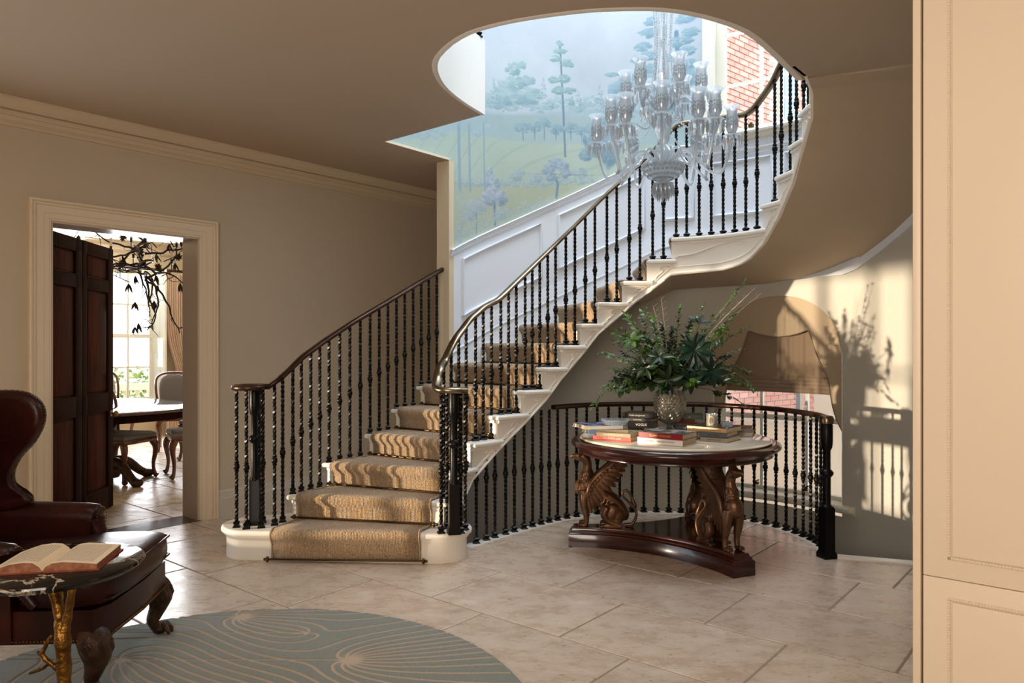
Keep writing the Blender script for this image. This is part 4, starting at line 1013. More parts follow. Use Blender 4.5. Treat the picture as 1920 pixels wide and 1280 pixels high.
yp = MB(); yp.add([(1, 7.3, -2.4), (9, 3, -2.4), (12, 16, -2.4), (0, 16, -2.4)], [(0, 1, 2, 3)]); yp.build('ground', M('pale_paving', (206, 196, 180), .8, bump=(.3, 8, .01)), kind='structure', sharp=None)
# ================================================================ text printed on things
def text_mesh(s, size, font=None):
    c = bpy.data.curves.new('t', 'FONT'); c.body = s; c.size = size; c.align_x = 'CENTER'; c.align_y = 'CENTER'; c.resolution_u = 2
    o = bpy.data.objects.new('t', c); COL.objects.link(o); dg = bpy.context.evaluated_depsgraph_get()
    me = bpy.data.meshes.new_from_object(o.evaluated_get(dg)); bpy.data.objects.remove(o); bpy.data.curves.remove(c); return me
def put_text(s, size, c, right, up, nrm, mat, parent, name='title', sx=1):
    me = text_mesh(s, size); me.materials.clear(); me.materials.append(mat)
    right, up, nrm = Vector(right).normalized(), Vector(up).normalized(), Vector(nrm).normalized()
    mt = Matrix((right*sx, up, nrm)).transposed().to_4x4(); mt.translation = Vector(c)+nrm*.0008
    inst(name, me, parent, wmat(parent).inverted() @ mt)
# ================================================================ round centre table with griffin supports
TC = Vector((1.14, 5.22, 0)); TH = .78
tb = thing('round_table', 'round mahogany centre table with cream marble top carried by three bronze griffins', 'table', TC)
marble_m = M('cream_marble', (226, 214, 192), .07, var=((206, 190, 166), 2.2, 8, .45, .7), coat=.6)
m = MB(); m.lathe([(0, TH-.022), (.648, TH-.022), (.656, TH-.018), (.66, TH-.010), (.656, TH-.003), (.648, TH), (0, TH)], TC, 96); m.build('marble_top', marble_m, tb, sharp=40)
m = MB(); m.lathe([(0, TH-.02), (.672, TH-.02), (.690, TH-.014), (.706, TH-.020), (.718, TH-.034), (.720, TH-.046), (.712, TH-.058), (.694, TH-.064), (.690, TH-.070), (.676, TH-.078), (.664, TH-.092), (.668, TH-.098), (.668, TH-.104), (.650, TH-.112), (0, TH-.112)], TC, 96); m.build('rim', table_m, tb, sharp=40)
ang = [R(173), R(173+120), R(173+240)]
pl = []
for i, a in enumerate(ang):
    d = Vector((cos(a), sin(a), 0)); n_ = Vector((-d.y, d.x, 0)); tip = TC+d*.735; pl += [tip-n_*.085-d*.13, tip-n_*.085, tip+n_*.085, tip+n_*.085-d*.13]
    a2 = ang[(i+1) % 3]; d2 = Vector((cos(a2), sin(a2), 0)); n2 = Vector((-d2.y, d2.x, 0)); q0, q1 = tip+n_*.085-d*.13, TC+d2*.605-n2*.085
    am = a+R(60); ctrl = TC+Vector((cos(am), sin(am), 0))*.155
    pl += [q0*(1-t)**2+ctrl*2*t*(1-t)+q1*t*t for t in [j/12 for j in range(1, 12)]]
def shrink(poly, d):
    n = len(poly); out = []
    for i in range(n):
        a, b, e = poly[i-1], poly[i], poly[(i+1) % n]; d1 = (b-a).normalized(); d2 = (e-b).normalized()
        nn = Vector((-d1.y, d1.x, 0))+Vector((-d2.y, d2.x, 0)); nn = nn.normalized(); out.append(b+nn*d*(1.3 if d1.dot(d2) < .6 else 1))
    return out
m = MB(); m.rings([[V3(p, z) for p in shrink(pl, dd)] for dd, z in ((0, 0), (0, .086), (.004, .092), (.012, .096), (.012, .102), (.018, .110), (.026, .116), (.028, .126), (.034, .135))]); m.build('plinth', table_m, tb, sharp=35)
bronze_m = M('aged_gilt_bronze', (78, 54, 40), .38, .7, var=((116, 84, 62), 9, 4, .3, .7), bump=(.12, 70, .002))
# griffin body: ellipsoids and limbs fused to one skin
g = MB()
def ell(c, r, sc, ry=0): g.ball(c, r, 14, 9, sc, Matrix.Rotation(ry, 3, 'Y'))
def limb(pts, rad, n=12): P = spl(pts, 4); rr_ = [interp(i/(len(P)-1), [j/(len(rad)-1) for j in range(len(rad))], rad) for i in range(len(P))]; g.tube(P, rr_, n)
limb([(.03, 0, .30), (-.04, 0, .262), (-.11, 0, .225), (-.19, 0, .17), (-.235, 0, .10), (-.235, 0, .055)], [.056, .062, .056, .054, .060, .045])
ell((.036, 0, .275), .062, (1, .95, 1.12)); ell((.02, 0, .32), .048, (1, .9, 1.2))
limb([(.025, 0, .34), (.012, 0, .385), (.004, 0, .43), (.012, 0, .47), (.035, 0, .492)], [.046, .038, .033, .034, .034])
ell((.040, 0, .495), .038, (1.15, .86, .92)); ell((.03, 0, .518), .030, (1.1, .9, .7))
limb([(.06, 0, .497), (.092, 0, .500), (.116, 0, .496), (.124, 0, .478)], [.026, .018, .011, .003])
limb([(.05, 0, .478), (.085, 0, .482), (.100, 0, .480)], [.022, .012, .005])
for sy in (-1, 1):
    ell((.062, sy*.028, .506), .010, (1, 1, 1))                                   # brow and eye
    limb([(.03, sy*.036, .26), (.026, sy*.045, .20), (.022, sy*.046, .14), (.012, sy*.046, .08), (.012, sy*.046, .03)], [.040, .036, .028, .021, .019])
    ell((.028, sy*.046, .016), .026, (1.3, .9, .62))
    for j in (-1.2, -.4, .4, 1.2): limb([(.035, sy*.046+j*.010, .022), (.056, sy*.046+j*.012, .020), (.064, sy*.046+j*.013, .006)], [.008, .0085, .005], 8)
    ell((-.165, sy*.052, .105), .072, (.82, .50, 1.0), R(-20)); ell((-.20, sy*.048, .085), .06, (1, .55, 1))
    limb([(-.135, sy*.062, .15), (-.115, sy*.066, .10), (-.15, sy*.066, .05), (-.225, sy*.062, .022)], [.030, .030, .024, .020])
    limb([(-.235, sy*.062, .020), (-.17, sy*.064, .018), (-.115, sy*.064, .018)], [.020, .018, .020])
    for j in (-1.2, -.4, .4, 1.2): limb([(-.115, sy*.064+j*.010, .020), (-.095, sy*.064+j*.012, .018), (-.086, sy*.064+j*.013, .006)], [.008, .0085, .005], 8)
    for j in range(5): limb([(-.055-.022*j, sy*.035, .262-.014*j), (-.050-.022*j, sy*.056, .235-.014*j), (-.045-.018*j, sy*.050, .205-.012*j)], [.004, .007, .004], 6)
gme = g.mesh('griffin_body', bronze_m, None)
go = bpy.data.objects.new('g', gme); COL.objects.link(go)
md = go.modifiers.new('r', 'REMESH'); md.mode = 'VOXEL'; md.voxel_size = .0042; md2 = go.modifiers.new('s', 'SMOOTH'); md2.factor = .6; md2.iterations = 3
dg = bpy.context.evaluated_depsgraph_get(); gbody = bpy.data.meshes.new_from_object(go.evaluated_get(dg)); bpy.data.objects.remove(go); gbody.shade_smooth()
if not gbody.materials: gbody.materials.append(bronze_m)
def feather(m, a, b, w, bend, up, n=5):
    a, b = Vector(a), Vector(b); d = (b-a); sd = d.cross(up).normalized(); rs = []
    for i in range(n+1):
        t = i/n; c = a+d*t+up*bend*sin(pi*t); ww = w*(sin(pi*min(1, .18+t*.74))**.6)
        rs.append([c-sd*ww, c+up*w*.32, c+sd*ww, c-up*w*.22])
    m.rings(rs)
def wing(sy):
    m = MB(); up = Vector((.1, sy*1.0, .12)).normalized()
    arm = spl([(.052, sy*.040, .262), (.035, sy*.062, .235), (.0, sy*.064, .25), (-.02, sy*.062, .31), (-.06, sy*.058, .36), (-.11, sy*.060, .405), (-.155, sy*.066, .445), (-.178, sy*.072, .482)], 5)
    m.tube(arm, [.010+.010*sin(pi*i/(len(arm)-1)) for i in range(len(arm))], 8)
    # flight feathers in three overlapping rows fanning back and down
    for row, (ln, wd, cnt, off) in enumerate(((.150, .0175, 15, 0), (.105, .016, 14, .006), (.062, .014, 14, .012))):
        for i in range(cnt):
            t = i/(cnt-1); k = .20+.78*t; p = arm[int(k*(len(arm)-1))]
            an = R(-98-10*t) + R(-52)*(t**.8)*-1 if False else R(-95 + 0*t)
            ang_ = R(262 - 112*t)   # direction in the x-z plane: down, then back, then up
            ln_ = ln*(.62+.38*sin(pi*(.25+.6*t)))
            dvec = Vector((cos(ang_), 0, sin(ang_)))
            feather(m, p+up*off*.9, p+dvec*ln_+up*(off*.5-.012), wd, .008, up)
    return m.mesh('griffin_wing', bronze_m, 50)
wingL, wingR = wing(1), wing(-1)
m = MB(); P = spl([(-.262, 0, .014), (-.31, 0, .022), (-.338, 0, .07), (-.335, 0, .12), (-.295, 0, .17), (-.250, 0, .215), (-.245, 0, .245), (-.268, 0, .262), (-.292, 0, .24), (-.312, 0, .20), (-.326, 0, .165), (-.338, 0, .135)], 5)
m.tube(P, [interp(i/(len(P)-1), [0, .2, .8, .88, .95, 1], [.012, .010, .0085, .016, .016, .005]) for i in range(len(P))], 8); gtail = m.mesh('griffin_tail', bronze_m, 60)
m = MB()
for i in range(9):
    for r_ in range(3):
        a = R(40+280*i/8)+R(12)*(r_ % 2); z = .40-.028*r_; feather(m, (.006+.036*cos(a), .036*sin(a), z), (.014+.046*cos(a), .046*sin(a), z-.045), .011, .004, Vector((cos(a), sin(a), .2)))
m.lathe([(.0, .535), (.020, .532), (.026, .540), (.036, .552), (.036, .558), (.0, .558)], (.030, 0, 0), 16)
gneck = m.mesh('griffin_crest', bronze_m, 50)
for a in ang:
    e = bpy.data.objects.new('griffin_support', gbody); COL.objects.link(e); e.parent = tb; e.location = (cos(a)*.60, sin(a)*.60, .133); e.rotation_euler = (0, 0, a)
    for nm, me_ in (('wing', wingL), ('wing', wingR), ('tail', gtail), ('crest', gneck)): inst(nm, me_, e, kind='stuff' if nm == 'crest' else None)
# ================================================================ books
page_m = M('book_pages', (204, 188, 160), .85, var=((176, 160, 134), 90, 2, .3, .7))
ink_m = M('dark_print', (40, 36, 34), .6); wprint_m = M('white_print', (238, 234, 226), .5); gold_m = M('gold_print', (206, 168, 92), .35, .6)
bookn = {}
def book(label, pL, pR, z0, th, depth, col, title=None, tcol=None, top=None, skew=0, rough=.35, group='books piled on the round table', tsx=1.0, tsz=.55):
    """pL, pR: photograph positions of the two ends of the spine's lower edge on level z0"""
    a, b = fl(pL[0], pL[1], z0), fl(pR[0], pR[1], z0); d = (b-a); L_ = d.length; d.normalize(); n = Vector((-d.y, d.x, 0))
    if n.y < 0: n = -n
    n = (n+d*skew).normalized()
    o = thing('book', label, 'book', (a+b)/2, 0, group)
    cmat = M('cover_'+str(len(bookn)), col, rough, var=None, coat=.2); bookn[len(bookn)] = 1
    tmat = M('cover_top_'+str(len(bookn)), top, .25, var=(tuple(min(255, int(c*.45)) for c in top), 14, 3, .42, .55)) if top else cmat
    c = (a+b)/2+n*depth/2; t = .0028
    m = MB(); m.obox(c+Vector((0, 0, t/2)), d*L_, n*depth, (0, 0, t)); m.obox((a+b)/2+n*t/2+Vector((0, 0, th/2)), d*L_, n*t, (0, 0, th)); m.build('cover', cmat, o, sharp=None)
    m = MB(); m.obox(c+Vector((0, 0, th-t/2)), d*L_, n*depth, (0, 0, t)); m.build('front_board', tmat, o, sharp=None)
    m = MB(); m.obox(c+Vector((0, 0, th/2))-n*.001, d*(L_-.010), n*(depth-.008), (0, 0, th-2*t)); m.build('page_block', page_m, o, sharp=None)
    if title: put_text(title, th*tsz, (a+b)/2+Vector((0, 0, th/2))-n*.0006, d, (0, 0, 1), -n, tcol or ink_m, o, sx=tsx)
    return o, c, d, n
zt = TH
# left front pile
book('red book with white lettering at the bottom of the front left pile', (1112, 823), (1183, 828.6), TH, .029, .23, (206, 52, 34), 'COUNTRY LIFE', wprint_m, tsx=1.1, tsz=.62)
book('khaki book lying on the red lettered book', (1118, 817), (1182, 821.2), TH+.029, .027, .235, (168, 150, 118), 'THE HOUSE IN THE COUNTRY', wprint_m, tsz=.38)
book('beige striped thin book third up the front left pile', (1119, 809.5), (1178, 811), TH+.056, .020, .25, (150, 134, 112), skew=-.1)
book('white spined book with pale blue cover under the crystal dish', (1104, 805.5), (1168, 804), TH+.076, .026, .24, (236, 232, 226), top=(150, 164, 200), skew=-.2)
book('pale blue book with a white lower half behind the red book', (1103, 812.5), (1150, 810.5), TH, .030, .12, (150, 176, 206), group='books piled on the round table')
book('light blue book with navy base above the pale blue one', (1102, 804.5), (1150, 802.5), TH+.030, .030, .12, (120, 150, 206))
# centre front pile
book('thick white book at the bottom of the centre pile', (1195, 830.5), (1280, 837.5), TH, .042, .25, (232, 228, 222), 'ITALIANO      TIME AND THE PAST', ink_m, tsz=.30, tsx=1.05)
book('crimson book with gold lettering topping the centre pile', (1197.5, 819.5), (1280, 826.0), TH+.042, .037, .25, (140, 18, 28), 'CLAIRE GRENNEY', gold_m, top=(176, 172, 168), tsz=.5)
# back left pile
book('grey patterned book under the black pile', (1172, 808), (1235, 808), TH, .034, .26, (120, 112, 100), top=(190, 180, 160))
book('thick black fashion book with silver lettering on the patterned book', (1177, 801), (1228, 803), TH+.034, .046, .17, (22, 20, 20), 'VOGUE', wprint_m, tsz=.55)
book('black book with white label spine second from the top of the back left pile', (1167, 788.5), (1224, 791.5), TH+.080, .026, .22, (40, 38, 38), 'SLOW LIVING', wprint_m, tsz=.4)
book('charcoal book with white title topping the back left pile', (1166, 781.5), (1223, 784), TH+.106, .034, .20, (44, 40, 40), 'Private Living Journal', wprint_m, tsz=.42)
# back right pile
book('black book with a gold mark at the bottom of the back right pile', (1262, 806.5), (1308, 808), TH, .038, .22, (16, 14, 14), 'I', gold_m)
book('thin grey book above the black book in the back right pile', (1262, 797.5), (1310, 798), TH+.038, .020, .22, (112, 98, 88))
book('dark red leather book under the small green book', (1263, 792.5), (1303, 794), TH+.058, .030, .22, (112, 20, 16), rough=.2)
book('green cloth book with a gold label on its spine', (1268, 785), (1318, 786), TH+.088, .034, .17, (36, 66, 44), 'o', gold_m)
# right pile
book('grey book at the bottom of the right pile', (1313, 826.5), (1365, 830.8), TH, .030, .23, (150, 136, 122), 'ANATOLIA DOIRE', ink_m, tsz=.4)
book('slate blue book in the middle of the right pile', (1312, 818), (1363, 821.7), TH+.030, .031, .23, (82, 92, 98), 'SIMON MEDES', ink_m, tsz=.42)
_, cD, dD, nD = book('tan spined book on top of the right pile under the candle', (1288, 806.5), (1362, 812.5), TH+.061, .033, .25, (196, 156, 104), 'ENGLISH COUNTRY HOUSE STYLE', ink_m, top=(84, 56, 44), tsz=.40)
book('brown book lower of two at the back of the right pile', (1345, 816), (1411, 819), TH, .032, .20, (128, 108, 92))
book('dark brown book upper of two at the back of the right pile', (1345, 808), (1410, 810.5), TH+.032, .030, .20, (82, 58, 48))
# crystal dish, candle, tealight
dish = thing('crystal_dish', 'small cut crystal dish on the pale blue book', 'dish', fl(1153, 797, TH+.102))
p = fl(1153, 797, TH+.103); m = MB(); m.lathe([(.034, 0), (.060, .006), (.078, .020), (.088, .036), (.084, .036), (.074, .022), (.058, .010), (.0, .008)], p, 36); m.build('bowl', crystal_m, dish)
m = MB()
for i in range(30):
    for j, (r_, z) in enumerate(((.088, .036), (.080, .024), (.068, .012))): a = 2*pi*(i+.5*(j % 2))/30; m.ball(p+Vector((r_*cos(a), r_*sin(a), z)), .0075, 6, 4)
m.build('hobnail', crystal_m, dish, kind='stuff')
cp_ = fl(1335, 800, TH+.094); cp_ = Vector((cp_.x, cp_.y+.0, TH+.0945))
can = thing('candle', 'cream jar candle with an oval label on the right pile of books', 'candle', cp_)
m = MB(); m.lathe([(.0, .010), (.033, .010), (.034, .076), (.0, .076)], cp_, 28); m.build('wax', M('cream_wax', (236, 214, 180), .5), can)
m = MB(); m.lathe([(0, 0), (.034, 0), (.037, .006), (.038, .088), (.036, .090), (.035, .078), (.0345, .012), (0, .010)], cp_, 28); m.build('glass_jar', shade_m, can)
lab = MB(); ring_ = []
for rr_ in (1, .72):
    ring_.append([cp_+Vector((.0384*cos(-pi*.62+.52*rr_*cos(t)), .0384*sin(-pi*.62+.52*rr_*cos(t)), .045+.032*rr_*sin(t))) for t in [2*pi*i/28 for i in range(28)]])
lab.rings(ring_, True, False); lab.build('label', M('label_print', (190, 170, 140), .6), can)
for i, s_ in enumerate(('BA', 'IES')): put_text(s_, .014, cp_+Vector((.039*cos(-pi*.62), .039*sin(-pi*.62), .053-.016*i)), (-sin(-pi*.62), cos(-pi*.62), 0), (0, 0, 1), (cos(-pi*.62), sin(-pi*.62), 0), ink_m, can)
tp = Vector(fl(1370, 799, TH+.094)); tp.z = TH+.0945; tp = Vector((tp.x-.03, tp.y-.02, tp.z)); tl = thing('tealight_holder', 'small faceted crystal tealight holder beside the candle', 'candle holder', tp)
m = MB()
m.rings([[tp+Vector(((r_+(.004 if i % 2 else 0))*cos(2*pi*i/32), (r_+(.004 if i % 2 else 0))*sin(2*pi*i/32), z)) for i in range(32)] for r_, z in ((.030, 0), (.034, .008), (.036, .034), (.030, .036), (.026, .010))]); m.build('holder', crystal_m, tl)
# ================================================================ crystal vase and foliage
VP = Vector((1.17, 5.48, TH))
vs_ = thing('crystal_vase', 'tall diamond cut crystal urn vase in the middle of the round table', 'vase', VP)
m = MB(); m.box(VP+Vector((0, 0, .010)), (.11, .11, .020), .3); m.lathe([(.045, .02), (.030, .03), (.020, .045), (.024, .055), (.034, .060)], VP, 20); m.build('foot', crystal_m, vs_, bevel=.002)
vprof = [(.030, .058), (.058, .075), (.086, .105), (.106, .15), (.114, .20), (.112, .25), (.100, .29), (.088, .315), (.092, .33), (.100, .342)]
m = MB(); m.lathe(vprof+[(.094, .342), (.084, .315), (.10, .25), (.104, .2), (.09, .13), (.05, .085), (0, .08)], VP, 40); m.build('glass_body', crystal('vase_crystal', (.92, .90, .84), .25, .05), vs_)
m = MB(); nn = 22
vr = lambda z: interp(z, [b for a, b in vprof], [a for a, b in vprof])
for j in range(11):
    z = .085+j*.0205
    for i in range(nn):
        a = 2*pi*(i+.5*(j % 2))/nn; r_ = vr(z); ca, sa = cos(a), sin(a); da = pi/nn
        def pt(aa, zz, o_=0): rr_ = vr(zz)+o_; return VP+Vector((rr_*cos(aa), rr_*sin(aa), zz))
        c0 = pt(a, z, .009); q4 = [pt(a-da, z, .0), pt(a, z-.02, .0), pt(a+da, z), pt(a, z+.02)]
        m.add([c0]+q4, [(0, 1, 2), (0, 2, 3), (0, 3, 4), (0, 4, 1)])
m.build('diamond_cutting', crystal('vase_facets', (.96, .92, .84), .2, .05), vs_, sharp=None, kind='stuff')
fol = thing('foliage_arrangement', 'large loose arrangement of ivy, eucalyptus, ruscus and rhododendron leaves in the crystal vase', 'plant', VP+Vector((0, 0, .33)))
def leafmat(n, a, b, rough=.35): return M(n, a, rough, var=(b, 6, 3, .35, .7))
lf = [leafmat('dark_leaf', (14, 30, 12), (30, 52, 22)), leafmat('mid_leaf', (34, 62, 22), (72, 104, 40)), leafmat('ivy_leaf', (58, 92, 34), (100, 132, 58)), leafmat('eucalyptus_leaf', (70, 94, 66), (112, 134, 98), .5), leafmat('ruscus_leaf', (52, 78, 34), (92, 116, 62)), leafmat('laurel_leaf', (14, 36, 28), (28, 56, 44), .28)]
stem_m = M('brown_stem', (66, 50, 34), .7)
def leaf(m, p, d, up, ln, w, kind='lance', curl=.15):
    d = d.normalized(); sd = d.cross(up); sd = sd.normalized() if sd.length > 1e-4 else d.orthogonal(); u_ = sd.cross(d).normalized()
    if kind == 'round': pr_ = [(0, .1), (.25, .8), (.55, 1), (.85, .7), (1, .05)]
    elif kind == 'ivy': pr_ = [(0, .35), (.12, 1.0), (.38, .62), (.55, .85), (1, .04)]
    else: pr_ = [(0, .12), (.3, .85), (.55, 1), (.8, .6), (1, .03)]
    v = []
    for t, ww in pr_:
        c = p+d*ln*t-u_*ln*curl*t*t; v += [c-sd*w*ww+u_*w*.28*ww, c, c+sd*w*ww+u_*w*.28*ww]
    fs = []
    for i in range(len(pr_)-1):
        a = i*3; fs += [(a, a+1, a+4, a+3), (a+1, a+2, a+5, a+4)]
    m.add(v, fs)
mouth = VP+Vector((0, 0, .33)); rnd = random.Random(11)
def branch(tip, mat, ln=.03, w=.009, n=26, kind='lance', bow=(0, 0, .1), stem=.0025, dens0=.25, jit=.012, both=True):
    tip = Vector(tip); mid = (mouth+tip)/2+Vector(bow); P = [mouth*(1-t)**2+mid*2*t*(1-t)+tip*t*t for t in [i/20 for i in range(21)]]
    m = MB(); m.tube(P, [stem*(1-.6*i/20) for i in range(21)], 5); st_ = m.build('branch', stem_m, fol, sharp=None)
    m = MB()
    for i in range(n):
        t = dens0+(1-dens0)*i/n+rnd.random()*.01; k = min(19, int(t*20)); p = P[k].lerp(P[k+1], t*20-k); d = (P[k+1]-P[k]).normalized()
        for sg in ((-1, 1) if both else (rnd.choice((-1, 1)),)):
            a = rnd.random()*pi*.8-.4*pi; sd = d.cross(Vector((0, 0, 1))).normalized()*sg; sd = Matrix.Rotation(a, 3, d) @ sd
            dd = (d*.7+sd*.9+Vector((rnd.uniform(-.2, .2), rnd.uniform(-.2, .2), rnd.uniform(-.2, .2)))); leaf(m, p+Vector((rnd.uniform(-jit, jit), rnd.uniform(-jit, jit), 0))*.3, dd, Vector((0, -.35, 1)), ln*rnd.uniform(.7, 1.15), w*rnd.uniform(.8, 1.15), kind)
    leaf(m, P[-1], P[-1]-P[-2], Vector((0, 0, 1)), ln, w, kind)
    m.build('leaves', mat, st_, sharp=None, kind='stuff')
def T_(px, py, dy=0): return at(px, py, VP.y+dy)
# ivy reaching up to the right and trailing low to the right
branch(T_(1398, 524, -.05), lf[2], .030, .017, 15, 'ivy', (.0, 0, .02), dens0=.45, both=False); branch(T_(1396, 528, .0), lf[2], .024, .014, 12, 'ivy', (.02, 0, .03), dens0=.6, both=False)
branch(T_(1400, 762, -.30), lf[0], .045, .026, 9, 'ivy', (.05, 0, .10), dens0=.55, both=False)
# ruscus
branch(T_(1112, 762, -.25), lf[4], .040, .010, 26, 'lance', (-.12, 0, .22)); branch(T_(1130, 730, -.1), lf[4], .038, .011, 24, 'lance', (-.08, 0, .16)); branch(T_(1418, 736, -.2), lf[1], .032, .009, 30, 'lance', (.14, 0, .26)); branch(T_(1405, 700, .1), lf[1], .034, .010, 24, 'lance', (.1, 0, .2))
branch(T_(1404, 612, .05), lf[1], .034, .010, 26, 'lance', (.05, 0, .1)); branch(T_(1385, 586, -.1), lf[4], .036, .010, 26, 'lance', (.0, 0, .08)); branch(T_(1275, 578, .05), lf[1], .040, .012, 20, 'lance', (.0, 0, .0)); branch(T_(1320, 572, -.1), lf[2], .032, .013, 20, 'lance', (-.02, 0, .02)); branch(T_(1338, 590, 0), lf[2], .034, .014, 20, 'ivy', (-.02, 0, .02))
# eucalyptus
branch(T_(1128, 664, -.1), lf[3], .036, .020, 13, 'round', (-.02, 0, .10), dens0=.5); branch(T_(1152, 640, .1), lf[3], .036, .020, 12, 'round', (0, 0, .08), dens0=.45); branch(T_(1202, 588, -.05), lf[3], .040, .020, 12, 'round', (-.05, 0, .03), dens0=.45); branch(T_(1392, 655, .15), lf[3], .026, .012, 12, 'round', (0, 0, .08), dens0=.5)
# left mass
for px, py, dy, mi in ((1172, 590, -.1, 1), (1160, 612, .1, 1), (1184, 605, -.2, 4), (1150, 622, -.1, 1), (1145, 690, -.15, 4), (1150, 712, -.2, 0), (1165, 660, .2, 0), (1208, 580, .1, 4), (1225, 600, -.1, 1), (1160, 735, -.25, 4), (1240, 610, .2, 0), (1190, 640, -.2, 1), (1175, 700, .1, 0), (1355, 640, .2, 1), (1366, 612, -.1, 2), (1372, 668, .1, 0), (1300, 600, .2, 0), (1345, 700, .2, 0), (1395, 720, 0, 1), (1320, 622, -.2, 0), (1260, 620, .1, 0), (1215, 680, -.2, 0), (1205, 625, 0, 1)):
    branch(T_(px, py, dy), lf[mi], rnd.uniform(.036, .052), rnd.uniform(.012, .017), 24, 'lance', (rnd.uniform(-.04, .04), 0, rnd.uniform(.03, .10)))
# dense dark heart
for i in range(60):
    a, e = rnd.uniform(0, 2*pi), rnd.uniform(-.1, 1.2); r_ = rnd.uniform(.18, .36)
    branch(mouth+Vector((cos(a)*cos(e)*r_*1.25, sin(a)*cos(e)*r_, sin(e)*r_*.95+.02)), lf[rnd.choice((0, 0, 1, 1, 4, 2))], rnd.uniform(.042, .062), rnd.uniform(.013, .019), 12, 'lance', (0, 0, .03), dens0=.4)
# grasses
for px, py in ((1225, 575), (1240, 560), (1215, 590), (1395, 560), (1410, 545), (1420, 556), (1380, 550)):
    m = MB(); tip = T_(px, py, .1); P = [mouth.lerp(tip, i/12)+Vector((0, 0, .05*sin(pi*i/12))) for i in range(13)]; m.tube(P, .0007, 4)
    for i in range(7, 13):
        for sg in (-1, 1): m.tube([P[i], P[i]+Vector((sg*.02+.01, 0, .025))], .0005, 3)
    m.build('grass_stem', M('dry_grass', (196, 176, 140), .8) if 'dry_grass' not in bpy.data.materials else bpy.data.materials['dry_grass'], fol, sharp=None)
# rosettes of broad leaves, every leaf its own piece
def rosette(px, py, dy, facing, nl_, ln, mat, tilt=.35, w=.024):
    c = T_(px, py, dy); f_ = Vector(facing).normalized(); x = f_.cross(Vector((0, 0, 1))).normalized(); y = x.cross(f_)
    m = MB(); m.tube([mouth.lerp(c, .3), c], .004, 6); st_ = m.build('branch', stem_m, fol, sharp=None)
    for i in range(nl_):
        a = 2*pi*i/nl_+rnd.uniform(-.15, .15); d = x*cos(a)+y*sin(a)+f_*rnd.uniform(tilt-.25, tilt+.2)
        m = MB(); leaf(m, c+d.normalized()*.006, d, f_, ln*rnd.uniform(.85, 1.1), w*rnd.uniform(.9, 1.1), 'lance', .18); m.build('leaf', mat, st_, sharp=None)
rosette(1303, 656, -.36, (.1, -1, .15), 11, .135, lf[5], .12, .022); rosette(1334, 697, -.30, (.3, -1, 0), 8, .12, lf[5], .25, .021); rosette(1252, 712, -.22, (-.1, -1, -.1), 7, .11, lf[0], .2, .021); rosette(1236, 668, -.25, (-.3, -1, .6), 6, .09, lf[0], .5, .018)
rosette(1185, 640, -.2, (-.6, -.6, .9), 5, .09, lf[1], .3, .018); rosette(1312, 606, -.1, (.1, -.4, 1), 6, .11, lf[0], .6, .019); rosette(1210, 690, -.2, (-.5, -1, .3), 6, .10, lf[0], .3, .018); rosette(1295, 712, -.2, (.1, -1, -.3), 7, .11, lf[5], .3, .021)
# ================================================================ crystal chandelier
KC = Vector((.96, 4.70, 0))
def kz(py): return EYE+(HY-py)*KC.y/FP
ch = thing('crystal_chandelier', 'large cut crystal chandelier with two tiers of glass hurricane shades hanging in the stairwell', 'chandelier', (KC.x, KC.y, 7.55))
m = MB(); zb = kz(335)
m.lathe([(0, kz(338)), (.03, kz(337)), (.085, kz(333)), (.125, kz(322)), (.132, kz(313)), (.136, kz(309)), (.128, kz(309)), (.115, kz(320)), (.07, kz(328)), (0, kz(330))], KC, 40); m.build('bowl', crystal_m, ch)
m = MB(); rg = []
for j, (r_, py) in enumerate(((.06, 335), (.095, 330), (.120, 323), (.133, 315))):
    for i in range(28): a = 2*pi*(i+.5*(j % 2))/28; m.ball(KC+Vector((r_*cos(a), r_*sin(a), kz(py))), .011*(.6+.4*r_/.13), 5, 3)
m.build('bowl_cutting', crystal_m, ch, kind='stuff', sharp=None)
m = MB(); m.lathe([(0, kz(352)), (.035, kz(350)), (.062, kz(346)), (.065, kz(344)), (.03, kz(342)), (.022, kz(338))], KC, 24); m.build('lower_dish', crystal_m, ch)
stemprof = [(.03, 330), (.022, 318), (.05, 300), (.055, 285), (.025, 272), (.03, 262), (.06, 240), (.062, 222), (.03, 205), (.07, 192), (.074, 186), (.03, 180), (.026, 165), (.045, 140), (.030, 110), (.014, 90), (.03, 70), (.012, 40), (.022, 10), (.012, -30)]
m = MB(); m.lathe([(r_, kz(py)) for r_, py in stemprof], KC, 12); m.build('stem', crystal_m, ch, sharp=None)
def prism_mesh(ln, w): b = MB(); b.rings([[(w*a*cos(2*pi*i/6), w*a*sin(2*pi*i/6), z) for i in range(6)] for a, z in ((.05, 0), (.7, -.006), (1, -ln*.62), (.05, -ln))]); return b.mesh('prism', crystal_m, None)
pr_l, pr_s = prism_mesh(.080, .009), prism_mesh(.052, .0085)
warm_c = crystal('amber_glint_crystal', (1, .80, .62), .15, .25); pr_w = prism_mesh(.060, .008); pr_w.materials.clear(); pr_w.materials.append(warm_c)
cinv = Matrix.Translation(-Vector(ch.location))
def hang(parent, p, me_): inst('prism_drop', me_, parent, wmat(parent).inverted() @ Matrix.Translation(p))
for i in range(14): a = 2*pi*i/14; hang(ch, KC+Vector((.064*cos(a), .064*sin(a), kz(347))), pr_w if i == 10 else pr_l)
for i in range(10): a = 2*pi*i/10+.2; hang(ch, KC+Vector((.036*cos(a), .036*sin(a), kz(354))), pr_l)
for i in range(12): a = 2*pi*i/12; hang(ch, KC+Vector((.072*cos(a), .072*sin(a), kz(187))), pr_s)
def mk(meb, mat, sharp=45): return meb.mesh('x', mat, sharp)
